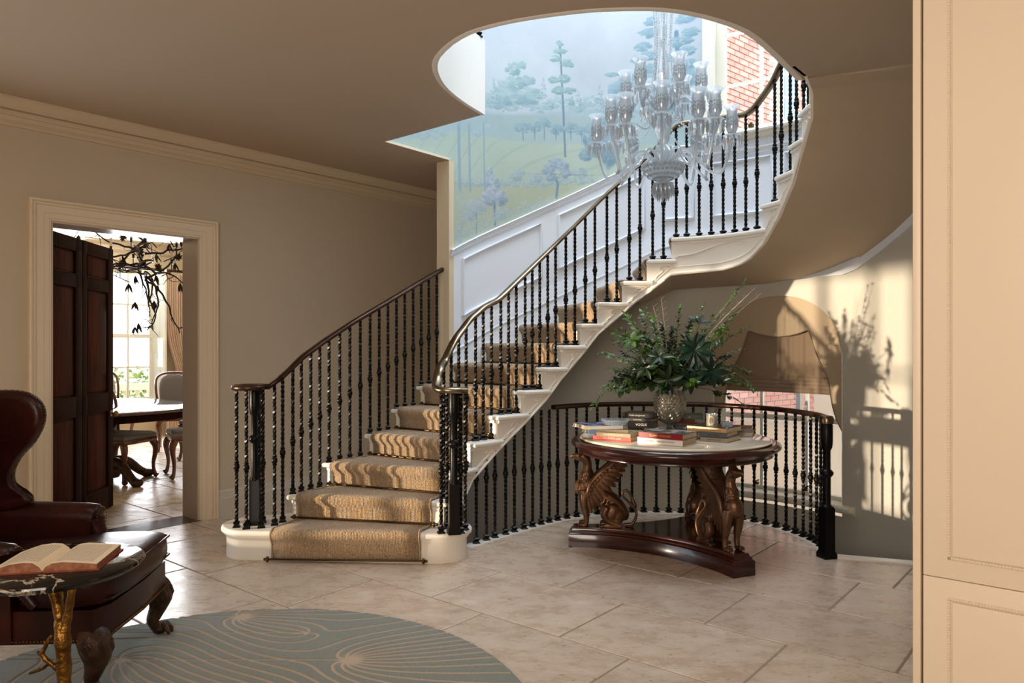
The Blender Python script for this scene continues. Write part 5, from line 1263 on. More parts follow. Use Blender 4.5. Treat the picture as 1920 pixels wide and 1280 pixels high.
b = MB(); b.lathe([(.012, 0), (.020, .006), (.030, .030), (.033, .060), (.031, .100), (.029, .125), (.034, .146), (.046, .160), (.0445, .160), (.033, .146), (.0275, .124), (.0295, .1), (.031, .06), (.028, .03), (.018, .008)], (0, 0, 0), 24); b.xf(Matrix.Scale(1.12, 4)); shade_me = mk(b, shade_m)
b = MB()
for i in range(16):
    a = 2*pi*i/16
    for z in (.045, .065, .085): b.ball((.0325*cos(a), .0325*sin(a), z+.006*(i % 2)), .0045, 5, 3, (1, 1, 1.4))
b.xf(Matrix.Scale(1.12, 4)); frost_me = mk(b, crystal('frosted_engraving', (.95, .98, 1), .3, .5), None)
b = MB(); b.lathe([(0, -.012), (.012, -.012), (.028, -.004), (.052, .002), (.056, .008), (.040, .006), (.014, .004), (.014, .022), (0, .022)], (0, 0, 0), 20); bob_me = mk(b, crystal_m)
b = MB(); b.lathe([(.0095, .02), (.0095, .075), (.007, .078), (.004, .09), (.001, .105)], (0, 0, 0), 10); cand_me = mk(b, M('candle_sleeve', (226, 228, 232), .4))
rk = random.Random(4)
def arm(a, r0, z0, r1, z1, dip, tier):
    d = Vector((cos(a), sin(a), 0))
    pts = [(r0, z0), (r0+.07, z0+.055), (r0+.14, z0+.045), (r0+.20, z0-dip*.4), (r0+.27, z0-dip), (r1-.05, z0-dip*.7), (r1-.008, z1-.06), (r1, z1-.012)] if tier == 0 else [(r0, z0), (r0+.05, z0+.06), (r0+.11, z0+.07), (r0+.16, z0+.01), (r1-.03, z1-.10), (r1-.004, z1-.05), (r1, z1-.012)]
    m = MB(); P = spl([KC+d*x+Vector((0, 0, z)) for x, z in pts], 6); m.tube(P, [.0085+.0012*(i % 2) for i in range(len(P))], 8)
    o = m.build('arm', crystal_m, ch, sharp=None); top = KC+d*r1+Vector((0, 0, z1)); mt = wmat(o).inverted() @ Matrix.Translation(top)
    inst('hurricane_shade', shade_me, o, mt @ Matrix.Translation((0, 0, .012))); inst('engraving', frost_me, o, mt @ Matrix.Translation((0, 0, .012))); inst('drip_dish', bob_me, o, mt); inst('candle', cand_me, o, mt)
    for i in range(9): b_ = 2*pi*i/9+a; hang(o, top+Vector((.052*cos(b_), .052*sin(b_), .002)), rk.choice((pr_l, pr_s, pr_l, pr_l, pr_w) if i % 3 == 0 else (pr_l, pr_s)))
NL_ = 12
for i in range(NL_): arm(2*pi*i/NL_+.30, .05, kz(305), .42 if i % 2 else .36, kz(264 if i % 2 else 248), .085, 0)
for i in range(6): arm(2*pi*i/6-.30, .04, kz(205), .235, kz(184), 0, 1)
# strings of beads falling from the crown to the upper dish, and short swags
bead = MB()
for i in range(7):
    a = 2*pi*i/7+.1
    for j in range(42):
        t = j/41; r_ = .075*(1-t)**.0+(.09-.075)*t+.03*sin(pi*t)*-1; z = kz(-20)+(kz(195)-kz(-20))*t; bead.ball(KC+Vector((r_*cos(a), r_*sin(a), z)), .0085, 6, 4)
for i in range(12):
    a0_, a1_ = 2*pi*i/12, 2*pi*(i+1)/12
    for j in range(9): t = j/8; a = a0_+(a1_-a0_)*t; bead.ball(KC+Vector((.10*cos(a), .10*sin(a), kz(212)-.04*sin(pi*t))), .006, 5, 3)
for i in range(10):
    a = 2*pi*i/10+.3
    for j in range(22): t = j/21; bead.ball(KC+Vector(((.09+.27*t)*cos(a), (.09+.27*t)*sin(a), kz(225)+(kz(258)-kz(225))*t-.05*sin(pi*t))), .006, 5, 3)
bead.build('bead_strings', crystal_m, ch, sharp=None, kind='stuff')
m = MB(); m.tube([(KC.x, KC.y, kz(-30)), (KC.x, KC.y, 7.60)], .006, 6); m.build('chain', rod_m, ch)
# ================================================================ leather wing armchair
leather_m = M('oxblood_leather', (30, 10, 7), .36, var=((60, 21, 14), 5, 5, .35, .75), bump=(.35, 60, .003), coat=.05, spec=.28)
carved_m = M('carved_dark_walnut', (50, 32, 22), .38, .25, var=((86, 60, 40), 22, 5, .35, .7), bump=(.8, 50, .008))
brassn_m = M('brass_nails', (150, 112, 66), .3, 1)
AO = Vector((-2.045, 3.24, .016)); AF = atan2(.10, .99)
ac = thing('wing_armchair', 'dark oxblood leather wing armchair with brass nails and carved claw feet', 'armchair', AO, AF)
def sub(o, lv=2): md = o.modifiers.new('s', 'SUBSURF'); md.levels = lv; md.render_levels = lv; return o
def lbuild(m, name, mat, parent=ac, **k): return m.build(name, mat, parent, local=True, **k)
m = MB(); outl = [(-.48, -.34), (-.48, .34), (.36, .37), (.40, .30), (.415, 0), (.40, -.30), (.36, -.37)]
m.rings([[(x, y, z) for x, y in outl] for z in (.235, .245, .35, .365)]); lbuild(m, 'seat_frame', leather_m, sharp=30)
m = MB(); co = [(-.40, -.24), (-.40, .24), (.05, .25), (.09, .36), (.20, .385), (.36, .38), (.42, .33), (.435, 0), (.42, -.33), (.36, -.38), (.20, -.385), (.09, -.36), (.05, -.25)]
cen_ = Vector((.05, 0)); 
def inset(q, f): return (q[0]+(cen_.x-q[0])*f, q[1]+(0-q[1])*f)
m.rings([[(*inset(q, f), z) for q in co] for f, z in ((.10, .365), (.02, .372), (0, .40), (-.012, .43), (0, .47), (.02, .492), (.12, .508), (.5, .522))]); sub(lbuild(m, 'seat_cushion', leather_m, sharp=80), 1)
m = MB()
for z_, f in ((.392, .028), (.480, .030)): m.tube([(*inset(q, f), z_) for q in co]+[(*inset(co[0], f), z_)], .006, 6)
lbuild(m, 'piping', leather_m)
for sy in (-1, 1):
    m = MB()   # arm: panel with rolled top
    m.rings([[(x, sy*(.30), z0), (x, sy*.37, z0), (x, sy*.385, zt_), (x, sy*.29, zt_)] for x, z0, zt_ in ((-.48, .24, .60), (-.2, .24, .585), (.02, .24, .575), (.06, .24, .56))])
    m.tube([(-.48, sy*.355, .60), (-.25, sy*.36, .59), (0, sy*.365, .575), (.055, sy*.367, .568), (.07, sy*.367, .566)], [.062, .064, .066, .064, .045], 16)
    # swept front of the arm running down to the cushion
    m.tube(spl([(.05, sy*.35, .56), (.075, sy*.345, .50), (.10, sy*.35, .44), (.15, sy*.365, .38)], 4), [.05, .045, .04, .038, .036, .035, .034, .033, .032, .03, .028, .026, .02], 10)
    lbuild(m, 'arm', leather_m, sharp=50)
    m = MB()
    for i in range(22): a = 2*pi*i/22; m.ball((.078, sy*.367+.052*cos(a), .566+.052*sin(a)), .0042, 6, 4)
    lbuild(m, 'nailheads', brassn_m, kind='stuff', sharp=None)
    m = MB(); wo = [(-.56, .60), (-.33, .62), (-.235, .645), (-.225, .672), (-.265, .70), (-.305, .74), (-.308, .80), (-.275, .87), (-.215, .94), (-.175, 1.02), (-.168, 1.09), (-.20, 1.15), (-.27, 1.185), (-.40, 1.19), (-.56, 1.17)]
    wc = Vector((-.42, .9)); rs = []
    for yy, f in ((.292, .14), (.288, .05), (.300, 0), (.345, -.008), (.362, .05), (.358, .14)): rs.append([(x+(wc.x-x)*f, sy*yy, z+(wc.y-z)*f) for x, z in spl([(a, 0, b) for a, b in wo], 2) for x, z in ((x, z),)] if False else [(p.x+(wc.x-p.x)*f, sy*yy, p.z+(wc.y-p.z)*f) for p in spl([(a, 0, b) for a, b in wo], 3)])
    m.rings(rs); lbuild(m, 'wing', leather_m, sharp=60)
    m = MB(); P = spl([(a, 0, b) for a, b in wo], 5)
    for i in range(10, len(P)-6): m.ball((P[i].x+.006, sy*.325, P[i].z+.002), .0040, 6, 4)
    lbuild(m, 'nailheads', brassn_m, kind='stuff', sharp=None)
m = MB(); m.rings([[(x0, -w_, z), (x0, w_, z), (x1, w_, z), (x1, -w_, z)] for z, x0, x1, w_ in ((.36, -.52, -.38, .30), (.5, -.56, -.36, .31), (.8, -.58, -.40, .31), (1.1, -.61, -.46, .31), (1.2, -.62, -.52, .29))]); sub(lbuild(m, 'back', leather_m, sharp=80), 2)
m = MB()
pts = [(-.48, -.345), (.36, -.375), (.405, -.305), (.42, 0), (.405, .305), (.36, .375), (-.48, .345)]
for a, b in zip(pts, pts[1:]):
    a, b = Vector((a[0], a[1], .248)), Vector((b[0], b[1], .248)); n_ = max(1, int((b-a).length/.0135))
    for i in range(n_): m.ball(a.lerp(b, i/n_), .0042, 6, 4)
lbuild(m, 'nailheads', brassn_m, kind='stuff', sharp=None)
def cabriole(x, y, dx, dy):
    m = MB(); P = spl([(x-dx*.03, y-dy*.03, .262), (x+dx*.01, y+dy*.01, .225), (x+dx*.028, y+dy*.028, .185), (x+dx*.012, y+dy*.012, .13), (x-dx*.012, y-dy*.012, .075), (x, y, .045), (x+dx*.02, y+dy*.02, .03)], 4)
    m.tube(P, [interp(i/(len(P)-1), [0, .18, .35, .55, .75, .88, 1], [.062, .062, .054, .036, .025, .027, .03]) for i in range(len(P))], 14)
    for k_ in range(7):   # carved acanthus ribs on the knee
        a = 2*pi*k_/7; m.tube([(x+dx*.01+.058*cos(a), y+dy*.01+.058*sin(a), .235), (x+dx*.022+.053*cos(a+.2), y+dy*.022+.053*sin(a+.2), .20), (x+dx*.02+.043*cos(a+.4), y+dy*.02+.043*sin(a+.4), .165), (x+dx*.01+.034*cos(a+.5), y+dy*.01+.034*sin(a+.5), .135)], [.011, .013, .009, .004], 6)
    base_a = atan2(dy, dx); m.ball((x+dx*.02, y+dy*.02, .026), .034, 12, 8, (1, 1, .74))
    for k_ in range(4):
        a = base_a+(-1.0+k_*.66); c = Vector((x+dx*.02, y+dy*.02, 0)); d = Vector((cos(a), sin(a), 0))
        m.tube([c+d*.012+Vector((0, 0, .046)), c+d*.038+Vector((0, 0, .040)), c+d*.052+Vector((0, 0, .022)), c+d*.058+Vector((0, 0, .004))], [.012, .0135, .012, .005], 8)
    lbuild(m, 'leg', carved_m, sharp=60)
cabriole(.345, .325, .75, .5); cabriole(.345, -.325, .75, -.5)
for sy in (-1, 1):
    m = MB(); m.tube([(-.45, sy*.29, .25), (-.48, sy*.30, .12), (-.54, sy*.30, -.016)], [.032, .026, .022], 8); lbuild(m, 'leg', carved_m)
# ================================================================ marble side table, open book
SC = Vector((-1.607, 2.60, 0)); SZ = .657
st = thing('side_table', 'small round table with black veined marble top on a gilt branch stem', 'table', SC)
bm_m = M('black_veined_marble', (14, 12, 12), .08, coat=.2, spec=.4); N, L, B = nodes(bm_m); tc = N.new('ShaderNodeTexCoord')
n1 = N.new('ShaderNodeTexNoise'); n1.inputs['Scale'].default_value = 3.2; n1.inputs['Detail'].default_value = 8; n1.inputs['Distortion'].default_value = 2.4; L.new(tc.outputs['Object'], n1.inputs[0])
r = N.new('ShaderNodeValToRGB'); e = r.color_ramp.elements; e[0].position = .485; e[0].color = lin((14, 12, 12))+(1,); e[1].position = .52; e[1].color = lin((14, 12, 12))+(1,); q = e.new(.5); q.color = lin((196, 184, 168))+(1,)
L.new(n1.outputs['Fac'], r.inputs[0]); L.new(r.outputs[0], B.inputs['Base Color'])
m = MB(); m.lathe([(0, SZ-.030), (.262, SZ-.030), (.270, SZ-.022), (.280, SZ-.018), (.286, SZ-.010), (.284, SZ-.003), (.278, SZ), (0, SZ)], SC, 72); m.build('marble_top', bm_m, st, sharp=40)
gilt_m = M('gilt_bark', (146, 104, 46), .38, .9, var=((84, 54, 22), 16, 5, .35, .7), bump=(.9, 34, .012))
def knob(P, rad, name='branch_stem'):
    m = MB(); P = spl(P, 5); n_ = len(P); rr_ = [interp(i/(n_-1), [j/(len(rad)-1) for j in range(len(rad))], rad)*(1+.10*sin(i*1.9)) for i in range(n_)]; m.tube(P, rr_, 10); m.build(name, gilt_m, st, sharp=70)
yb = 2.60
def S_(px, py, dy=0): return at(px, py, yb+dy)
knob([Vector((-1.58, 2.58, .02)), S_(118, 1330), S_(120, 1260), S_(117, 1190), S_(112, 1150, .02), S_(100, 1105, .03), S_(96, 1098, .04)], [.034, .026, .024, .027, .020, .018, .020])
knob([S_(119, 1185), S_(128, 1150), S_(134, 1110, -.02), S_(137, 1098, -.02)], [.020, .014, .013, .014]); knob([S_(117, 1200, .02), S_(112, 1160, .10), S_(112, 1120, .17), S_(110, 1100, .18)], [.02, .016, .014, .016])
knob([S_(120, 1262), S_(102, 1248), S_(86, 1236), S_(78, 1226), S_(70, 1222)], [.014, .010, .009, .008, .005], 'branch_twig'); knob([S_(92, 1242), S_(80, 1252), S_(66, 1258), S_(55, 1262)], [.008, .007, .006, .004], 'branch_twig'); knob([S_(78, 1226), S_(86, 1210), S_(94, 1196), S_(98, 1190)], [.008, .007, .007, .004], 'branch_twig'); knob([S_(86, 1212), S_(84, 1203), S_(82, 1201)], [.006, .005, .003], 'branch_twig')
for a in (.4, 2.5, 4.6): knob([Vector((-1.58, 2.58, .06)), Vector((-1.58+.10*cos(a), 2.58+.10*sin(a), .046)), Vector((-1.58+.19*cos(a), 2.58+.19*sin(a), .028))], [.026, .018, .010], 'root_foot')
ob_ = thing('open_book', 'open hardback book with cream text pages lying on the marble side table', 'book', (-1.60, 2.61, SZ))
s0, s1 = Vector((-1.578, 2.485, SZ)), Vector((-1.628, 2.735, SZ)); sd = (s1-s0); pg = Vector((sd.y, -sd.x, 0)).normalized()
page2_m = M('open_page_text', (232, 214, 184), .8); N, L, B = nodes(page2_m); tc = N.new('ShaderNodeUVMap')
tc.uv_map = 'page'; br = N.new('ShaderNodeTexBrick'); br.inputs['Scale'].default_value = 1; br.inputs['Color1'].default_value = lin((150, 138, 120))+(1,); br.inputs['Color2'].default_value = lin((176, 162, 142))+(1,); br.inputs['Mortar'].default_value = lin((232, 214, 184))+(1,)
br.inputs['Mortar Size'].default_value = .22; br.inputs['Brick Width'].default_value = 1.7; br.inputs['Row Height'].default_value = 1.0; mp = N.new('ShaderNodeMapping'); mp.inputs['Scale'].default_value = (30, 34, 1)
L.new(tc.outputs[0], mp.inputs[0]); L.new(mp.outputs[0], br.inputs[0])
sx_ = N.new('ShaderNodeSeparateXYZ'); L.new(tc.outputs[0], sx_.inputs[0])
def rngnode(sock, a, b):
    g1 = N.new('ShaderNodeMath'); g1.operation = 'GREATER_THAN'; g1.inputs[1].default_value = a; L.new(sock, g1.inputs[0]); g2 = N.new('ShaderNodeMath'); g2.operation = 'LESS_THAN'; g2.inputs[1].default_value = b; L.new(sock, g2.inputs[0])
    mu = N.new('ShaderNodeMath'); mu.operation = 'MULTIPLY'; L.new(g1.outputs[0], mu.inputs[0]); L.new(g2.outputs[0], mu.inputs[1]); return mu
ma_ = rngnode(sx_.outputs[0], .14, .88); mb_ = rngnode(sx_.outputs[1], .10, .92); mm_ = N.new('ShaderNodeMath'); mm_.operation = 'MULTIPLY'; L.new(ma_.outputs[0], mm_.inputs[0]); L.new(mb_.outputs[0], mm_.inputs[1])
mx = N.new('ShaderNodeMix'); mx.data_type = 'RGBA'; mx.inputs[6].default_value = lin((232, 214, 184))+(1,); L.new(mm_.outputs[0], mx.inputs[0]); L.new(br.outputs[0], mx.inputs[7]); L.new(mx.outputs[2], B.inputs['Base Color'])
edge_m = M('reddish_page_edge', (130, 76, 52), .7, var=((166, 112, 82), 60, 2, .3, .7)); cov_m = M('rust_book_cloth', (128, 56, 34), .6)
for sg, hmax in ((1, .030), (-1, .034)):
    prof = [(0, .006), (.010, .020), (.03, hmax), (.06, hmax+.003), (.10, hmax-.001), (.14, hmax-.006 if sg > 0 else hmax-.014), (.168, hmax-.009 if sg > 0 else hmax-.024)]
    m = MB(); rows = [[s0+pg*sg*a+Vector((0, 0, b)), s1+pg*sg*a+Vector((0, 0, b))] for a, b in prof]; m.grid(rows); o = m.build('page', page2_m, ob_, sharp=80)
    uv = o.data.uv_layers.new(name='page')
    L0 = o.matrix_basis; inv = wmat(o)
    for lp in o.data.loops:
        p = inv @ o.data.vertices[lp.vertex_index].co; uv.data[lp.index].uv = ((p-s0).dot(pg)*sg/.168, (p-s0).dot(sd.normalized())/sd.length)
    m = MB()
    m.rings([[s0+pg*sg*.0+Vector((0, 0, .004)), s1+Vector((0, 0, .004)), s1+Vector((0, 0, .006)), s0+Vector((0, 0, .006))]]+[[s0+pg*sg*a+Vector((0, 0, .004)), s1+pg*sg*a+Vector((0, 0, .004)), s1+pg*sg*a+Vector((0, 0, b-.0006)), s0+pg*sg*a+Vector((0, 0, b-.0006))] for a, b in prof[1:]]); m.build('page_block', edge_m, ob_, sharp=60)
    m = MB(); m.obox((s0+s1)/2+pg*sg*.089+Vector((0, 0, .002)), pg*.176, sd*1.03, (0, 0, .004)); m.build('cover', cov_m, ob_)
# ================================================================ round carved rug
RC = Vector((-1.17, 2.68, 0)); RR = 1.285
nR = 560; gx = np.linspace(-RR, RR, nR); XX, YY = np.meshgrid(gx, gx); X_, Y_ = XX+RC.x, YY+RC.y
def flp(px, py): p = fl(px, py); return p.x, p.y
src = [(flp(452, 1161), 12/34), (flp(655, 1243), 13/34), (flp(225, 1243), 12/34), (flp(575, 1192), -5/34)]
f = np.zeros_like(XX)
for (sx0, sy0), q in src: f += q*np.arctan2(Y_-sy0, X_-sx0+1e-6)
f += 2.2*(Y_*.96+X_*.2)+.35*np.sin(2.6*X_+1.1*Y_)+.10*np.sin(7*Y_-3*X_)
ph = f/(2*pi)*34; near = sum(np.exp(-(((X_-s[0])**2+(Y_-s[1])**2)/.002)) for s, q in src[:2])
gy_, gx_ = np.gradient(f); 
gm = np.hypot(np.angle(np.exp(1j*np.gradient(f, axis=0))), np.angle(np.exp(1j*np.gradient(f, axis=1))))/(gx[1]-gx[0])/(2*pi)*34
dist = np.abs((ph % 1)-.5)/np.maximum(gm, 1e-3); line = np.clip((.0066-dist)/.003+.5, 0, 1); line = np.clip(line+near*1.4, 0, 1)
nz_ = np.random.default_rng(1).random((nR, nR, 1)); base = C3(112, 116, 106)+(nz_-.5)*16; ln_ = C3(176, 152, 128)
rc = base*(1-line[..., None])+ln_*line[..., None]; r2 = XX**2+YY**2; hgt = np.where(r2 < (RR-.012)**2, .016-.0045*line, .004)
c_ = rc/255; linc = np.where(c_ <= .04045, c_/12.92, ((c_+.055)/1.055)**2.4)
vis = r2 < RR**2; idx = -np.ones((nR, nR), int); idx[vis] = np.arange(vis.sum())
fq = np.stack([idx[:-1, :-1], idx[:-1, 1:], idx[1:, 1:], idx[1:, :-1]], -1).reshape(-1, 4); fq = fq[(fq >= 0).all(1)]
me = bpy.data.meshes.new('rug'); me.from_pydata(np.stack([XX[vis], YY[vis], hgt[vis]+.0015], -1).tolist(), [], fq.tolist())
ca = me.color_attributes.new('pile', 'FLOAT_COLOR', 'POINT'); ca.data.foreach_set('color', np.concatenate([linc[vis], np.ones((vis.sum(), 1))], -1).reshape(-1).astype(np.float32)); me.shade_smooth()
rug_m = M('carved_wool_rug', (120, 140, 136), .95, sheen=.3, bump=(.4, 260, .004)); N, L, B = nodes(rug_m); at_ = N.new('ShaderNodeVertexColor'); at_.layer_name = 'pile'; L.new(at_.outputs[0], B.inputs['Base Color']); me.materials.append(rug_m)
rug = bpy.data.objects.new('rug', me); COL.objects.link(rug); rug.location = RC; tag(rug, 'round grey blue wool rug carved with flowing pale lines under the armchair', 'rug')
# ================================================================ panelled cupboard at the near right
cup_m = M('cream_cabinet_paint', (222, 206, 184), .38); CB = Vector((1.19, 2.2, 0))
cup = thing('panelled_cupboard', 'tall cream panelled cupboard with beaded doors standing at the near right', 'cabinet', CB)
def cbp(w_, z, d=0): return CB+W*w_+Vector((0, 0, z))-U*d     # d > 0 towards the hall
def cabw(px): k = (px-960)/FP; return (k*CB.y-CB.x)/(W.x-k*W.y)
wS = cabw(1711); w0_ = cabw(1728.5); w1_ = cabw(1731)
def cabz(px, py): w_ = cabw(px); return EYE+(HY-py)*(CB.y+W.y*w_)/FP
zseam = cabz(1735, 1077.5)
m = MB(); m.obox(cbp((wS+w0_-.003)/2, 1.53, -.15), W*(w0_-.003-wS), U*.30, (0, 0, 3.05)); m.build('stile', cup_m, cup, bevel=.003)
m = MB(); m.obox(cbp((wS+.03+1.3)/2, 1.53, -.17), W*(1.27), U*.26, (0, 0, 3.04)); m.build('carcass', M('cabinet_shadow_gap', (70, 56, 40), .8), cup)
wbd = cabw(1777); zb1 = cabz(1780, 1045.5); zb2 = cabz(1780, 1122)
def door(z0, z1, bz0, bz1, nm):
    m = MB(); m.obox(cbp((w1_+1.2)/2, (z0+z1)/2, -.012), W*(1.2-w1_), U*.026, (0, 0, z1-z0)); o = m.build(nm, cup_m, cup, bevel=.0015)
    m = MB(); m.obox(cbp((wbd+.012+1.1)/2, (bz0+bz1)/2, .0035), W*(1.1-wbd-.012), U*.006, (0, 0, bz1-bz0-.014)) ; m.build('panel', cup_m, o, bevel=.002)
    m = MB(); sp_ = .0078
    for i in range(int((bz1-bz0)/sp_)): m.ball(cbp(wbd+.004, bz0+i*sp_, .004), .0052, 6, 4)
    for i in range(52):
        for zz in (bz0, bz1): m.ball(cbp(wbd+.004+i*sp_, zz, .004), .0052, 6, 4)
    m.build('bead_moulding', cup_m, o, sharp=None, kind='stuff')
door(zseam+.0012, 3.05, zb1, 2.9, 'upper_door'); door(.1, zseam-.0012, .22, zb2, 'lower_door')
# ================================================================ dining room seen through the open door
DS = 6.0
def dq(m, a, b, z0, z1): a, b = hp(*a), hp(*b); m.add([(a.x, a.y, z0), (b.x, b.y, z0), (b.x, b.y, z1), (a.x, a.y, z1)], [(0, 1, 2, 3)])
dw_m = M('dining_wall_paint', (214, 198, 164), .6)
tR, zTop = hz(297, 500, DS); tJ, _ = ts(290, DS); pw, _ = ts(248, DS); pw = (tJ-pw)/ (1.0)*.98   # one pane column
tL = tJ-3*pw-.06; zW0, zW1 = .38, hz(250, 503, DS)[1]
m = MB(); hwall(m, -1.45, 4.6, -.02, 3.0, [(tL, tR, zW0, zW1)], DS)
dq(m, (-1.45, .24), (-1.45, DS), -.02, 3.0); dq(m, (4.6, .24), (4.6, DS), -.02, 3.0); m.build('wall_dining', dw_m, kind='structure', sharp=None)
m = MB(); m.add([hp(-1.5, .2, 3.0), hp(4.7, .2, 3.0), hp(4.7, 6.1, 3.0), hp(-1.5, 6.1, 3.0)], [(0, 1, 2, 3)]); m.build('ceiling_dining', M('dining_ceiling_paint', (232, 226, 214), .6), kind='structure', sharp=None)
m = MB(); m.rings([[hp(t, DS-a, 3.0+b) for a, b in [(0, 0), (.16, 0), (.16, -.02), (.12, -.05), (.08, -.06), (.07, -.12), (.03, -.15), (0, -.16)]] for t in (-1.45, 4.6)]); m.build('trim_8', trim_m, kind='structure')
w4 = thing('window_4', '', '', hp((tL+tR)/2, DS, zW0), kind='structure'); w4.pop('label', None); w4.pop('category', None)
def wb(m, t0, t1, z0, z1, s0=DS+.16, s1=DS+.21): m.obox(hp((t0+t1)/2, (s0+s1)/2, (z0+z1)/2), U*(t1-t0), V*(s1-s0), (0, 0, z1-z0))
zm = hz(280, 630, DS+.2)[1]
m = MB(); wb(m, tL, tL+.05, zW0, zW1); wb(m, tJ, tJ+.09, zW0, zW1); wb(m, tL, tR, zW1-.07, zW1); wb(m, tL, tR, zW0, zW0+.08); m.build('window_frame', winpaint_m, w4)
m = MB(); wb(m, tL, tJ+.05, zm-.03, zm+.03, DS+.14, DS+.20); m.build('meeting_rail', winpaint_m, w4)
for c in range(1, 3):
    m = MB(); t = tJ-pw*c; wb(m, t-.012, t+.012, zW0, zW1); m.build('glazing_bar', winpaint_m, w4)
zr_ = [zm+(zW1-zm)*.47, zm-(zW1-zm)*.47, zm-(zW1-zm)*.94]
for z in zr_: m = MB(); wb(m, tL, tJ, z-.012, z+.012); m.build('glazing_bar', winpaint_m, w4)
zz_ = sorted([zW0, zm, zW1]+zr_)
for c in range(3):
    for a, b in zip(zz_, zz_[1:]):
        if b-a < .05: continue
        m = MB(); t1_ = tJ-pw*c; m.add([hp(t1_-pw, DS+.185, a), hp(t1_, DS+.185, a), hp(t1_, DS+.185, b), hp(t1_-pw, DS+.185, b)], [(0, 1, 2, 3)]); m.build('pane', glass_m, w4, sharp=None)
m = MB(); wb(m, tR-.03, tR, zW0, zW1, DS-.28, DS+.22)   # splayed panelled shutter
sh = m.build('shutter', winpaint_m, w4); m = MB()
for a, b in ((.5, 1.2), (1.3, 2.0), (2.1, 2.6)): m.obox(hp(tR-.032, DS-.04, (a+b)/2), U*.01, V*.16, (0, 0, b-a))
m.build('shutter_panel', winpaint_m, sh, bevel=.004)
tc0, _ = ts(308, DS-.2); cur_m = M('pale_pink_beige_curtain', (214, 188, 160), .85, sheen=.3)
cu = thing('curtain', 'full length pleated beige curtain gathered at the side of the dining window', 'curtain', hp(tc0+.3, DS-.25, 0))
m = MB(); rows = []
for j in range(15):
    f_ = j/14; z = .05+2.50*f_; sq_ = 1-.38*exp_(-((z-.95)/.42)**2) if False else 1-.34*math.exp(-((z-.95)/.45)**2)
    rows.append([hp(tc0+.55-(.55-.55*i/70)*sq_ if True else 0, DS-.24+.045*sin(i*1.35)*(.6+.4*f_), z) for i in range(71)])
m.grid(rows); m.build('drape', cur_m, cu, sharp=80)
m = MB(); m.tube([hp(tL-.3, DS-.24, 2.60), hp(tc0+.7, DS-.24, 2.60)], .022, 10); m.build('curtain_pole', darkrail_m, cu)
for i in range(6): m = MB(); m.lathe([(.026, -.006), (.034, -.006), (.034, .006), (.026, .006)], hp(tc0+.05+.09*i, DS-.24, 2.60), 10); m.build('curtain_ring', darkrail_m, cu)
# mahogany door
HG = hp(-1.083+.01, .22); FE = Vector((-3.54, 6.52, 0)); dd = (FE-HG); DWd = dd.length; dd.normalize(); dn = Vector((dd.y, -dd.x, 0))
if dn.dot(-HG) < 0: dn = -dn
dr = thing('door_2', '', '', HG, kind='structure'); dr.pop('label', None); dr.pop('category', None)
def dbx(m, a, b, z0, z1, d=0, t=.05): m.obox(HG+dd*(a+b)/2+dn*d+Vector((0, 0, (z0+z1)/2)), dd*(b-a), dn*t, (0, 0, z1-z0))
DHt = 2.27; c1, c2 = .0, DWd; mid = .50*DWd
rows_d = [(.14, .92), (1.06, 1.80), (1.92, 2.17)]
rows_d = [(.20, .86), (1.02, 1.88), (1.98, 2.17)]
m = MB(); dbx(m, c1, c1+.10, 0.01, DHt); dbx(m, mid-.115, mid-.003, .01, DHt); dbx(m, mid+.003, mid+.09, .01, DHt); dbx(m, c2-.11, c2, .01, DHt); dbx(m, mid-.01, mid+.01, .01, DHt, -.002, .044)
for z0, z1 in ((.01, .20), (.86, 1.02), (1.88, 1.98), (2.17, DHt)): dbx(m, c1, mid-.003, z0, z1); dbx(m, mid+.003, c2, z0, z1)
m.build('door_frame', mahog_m, dr, bevel=.004)
for a, b in ((c1+.10, mid-.115), (mid+.09, c2-.11)):
    for z0, z1 in rows_d:
        m = MB(); dbx(m, a, b, z0, z1, 0, .022); dbx(m, a+.02, b-.02, z0+.02, z1-.02, 0, .034); m.build('door_panel', flame_m, dr, bevel=.004)
        m = MB(); q = [(a, z0), (b, z0), (b, z1), (a, z1), (a, z0)]; m.tube([HG+dd*x+dn*.020+Vector((0, 0, z)) for x, z in q], .009, 6); m.build('panel_moulding', mahog_m, dr)
kp = HG+dd*(c2-.055)+Vector((0, 0, 1.42-(775-648)*6.45/FP))
for sg in (1, -1):
    m = MB(); d_ = dn*sg; m.tube([kp+d_*.025, kp+d_*.03, kp+d_*.034], [.026, .026, .010], 16); m.tube([kp+d_*.034, kp+d_*.05, kp+d_*.056, kp+d_*.068, kp+d_*.082, kp+d_*.088], [.009, .010, .020, .028, .020, .004], 16); m.build('door_knob', M('antique_brass', (150, 124, 84), .3, 1) if 'antique_brass' not in bpy.data.materials else bpy.data.materials['antique_brass'], dr)
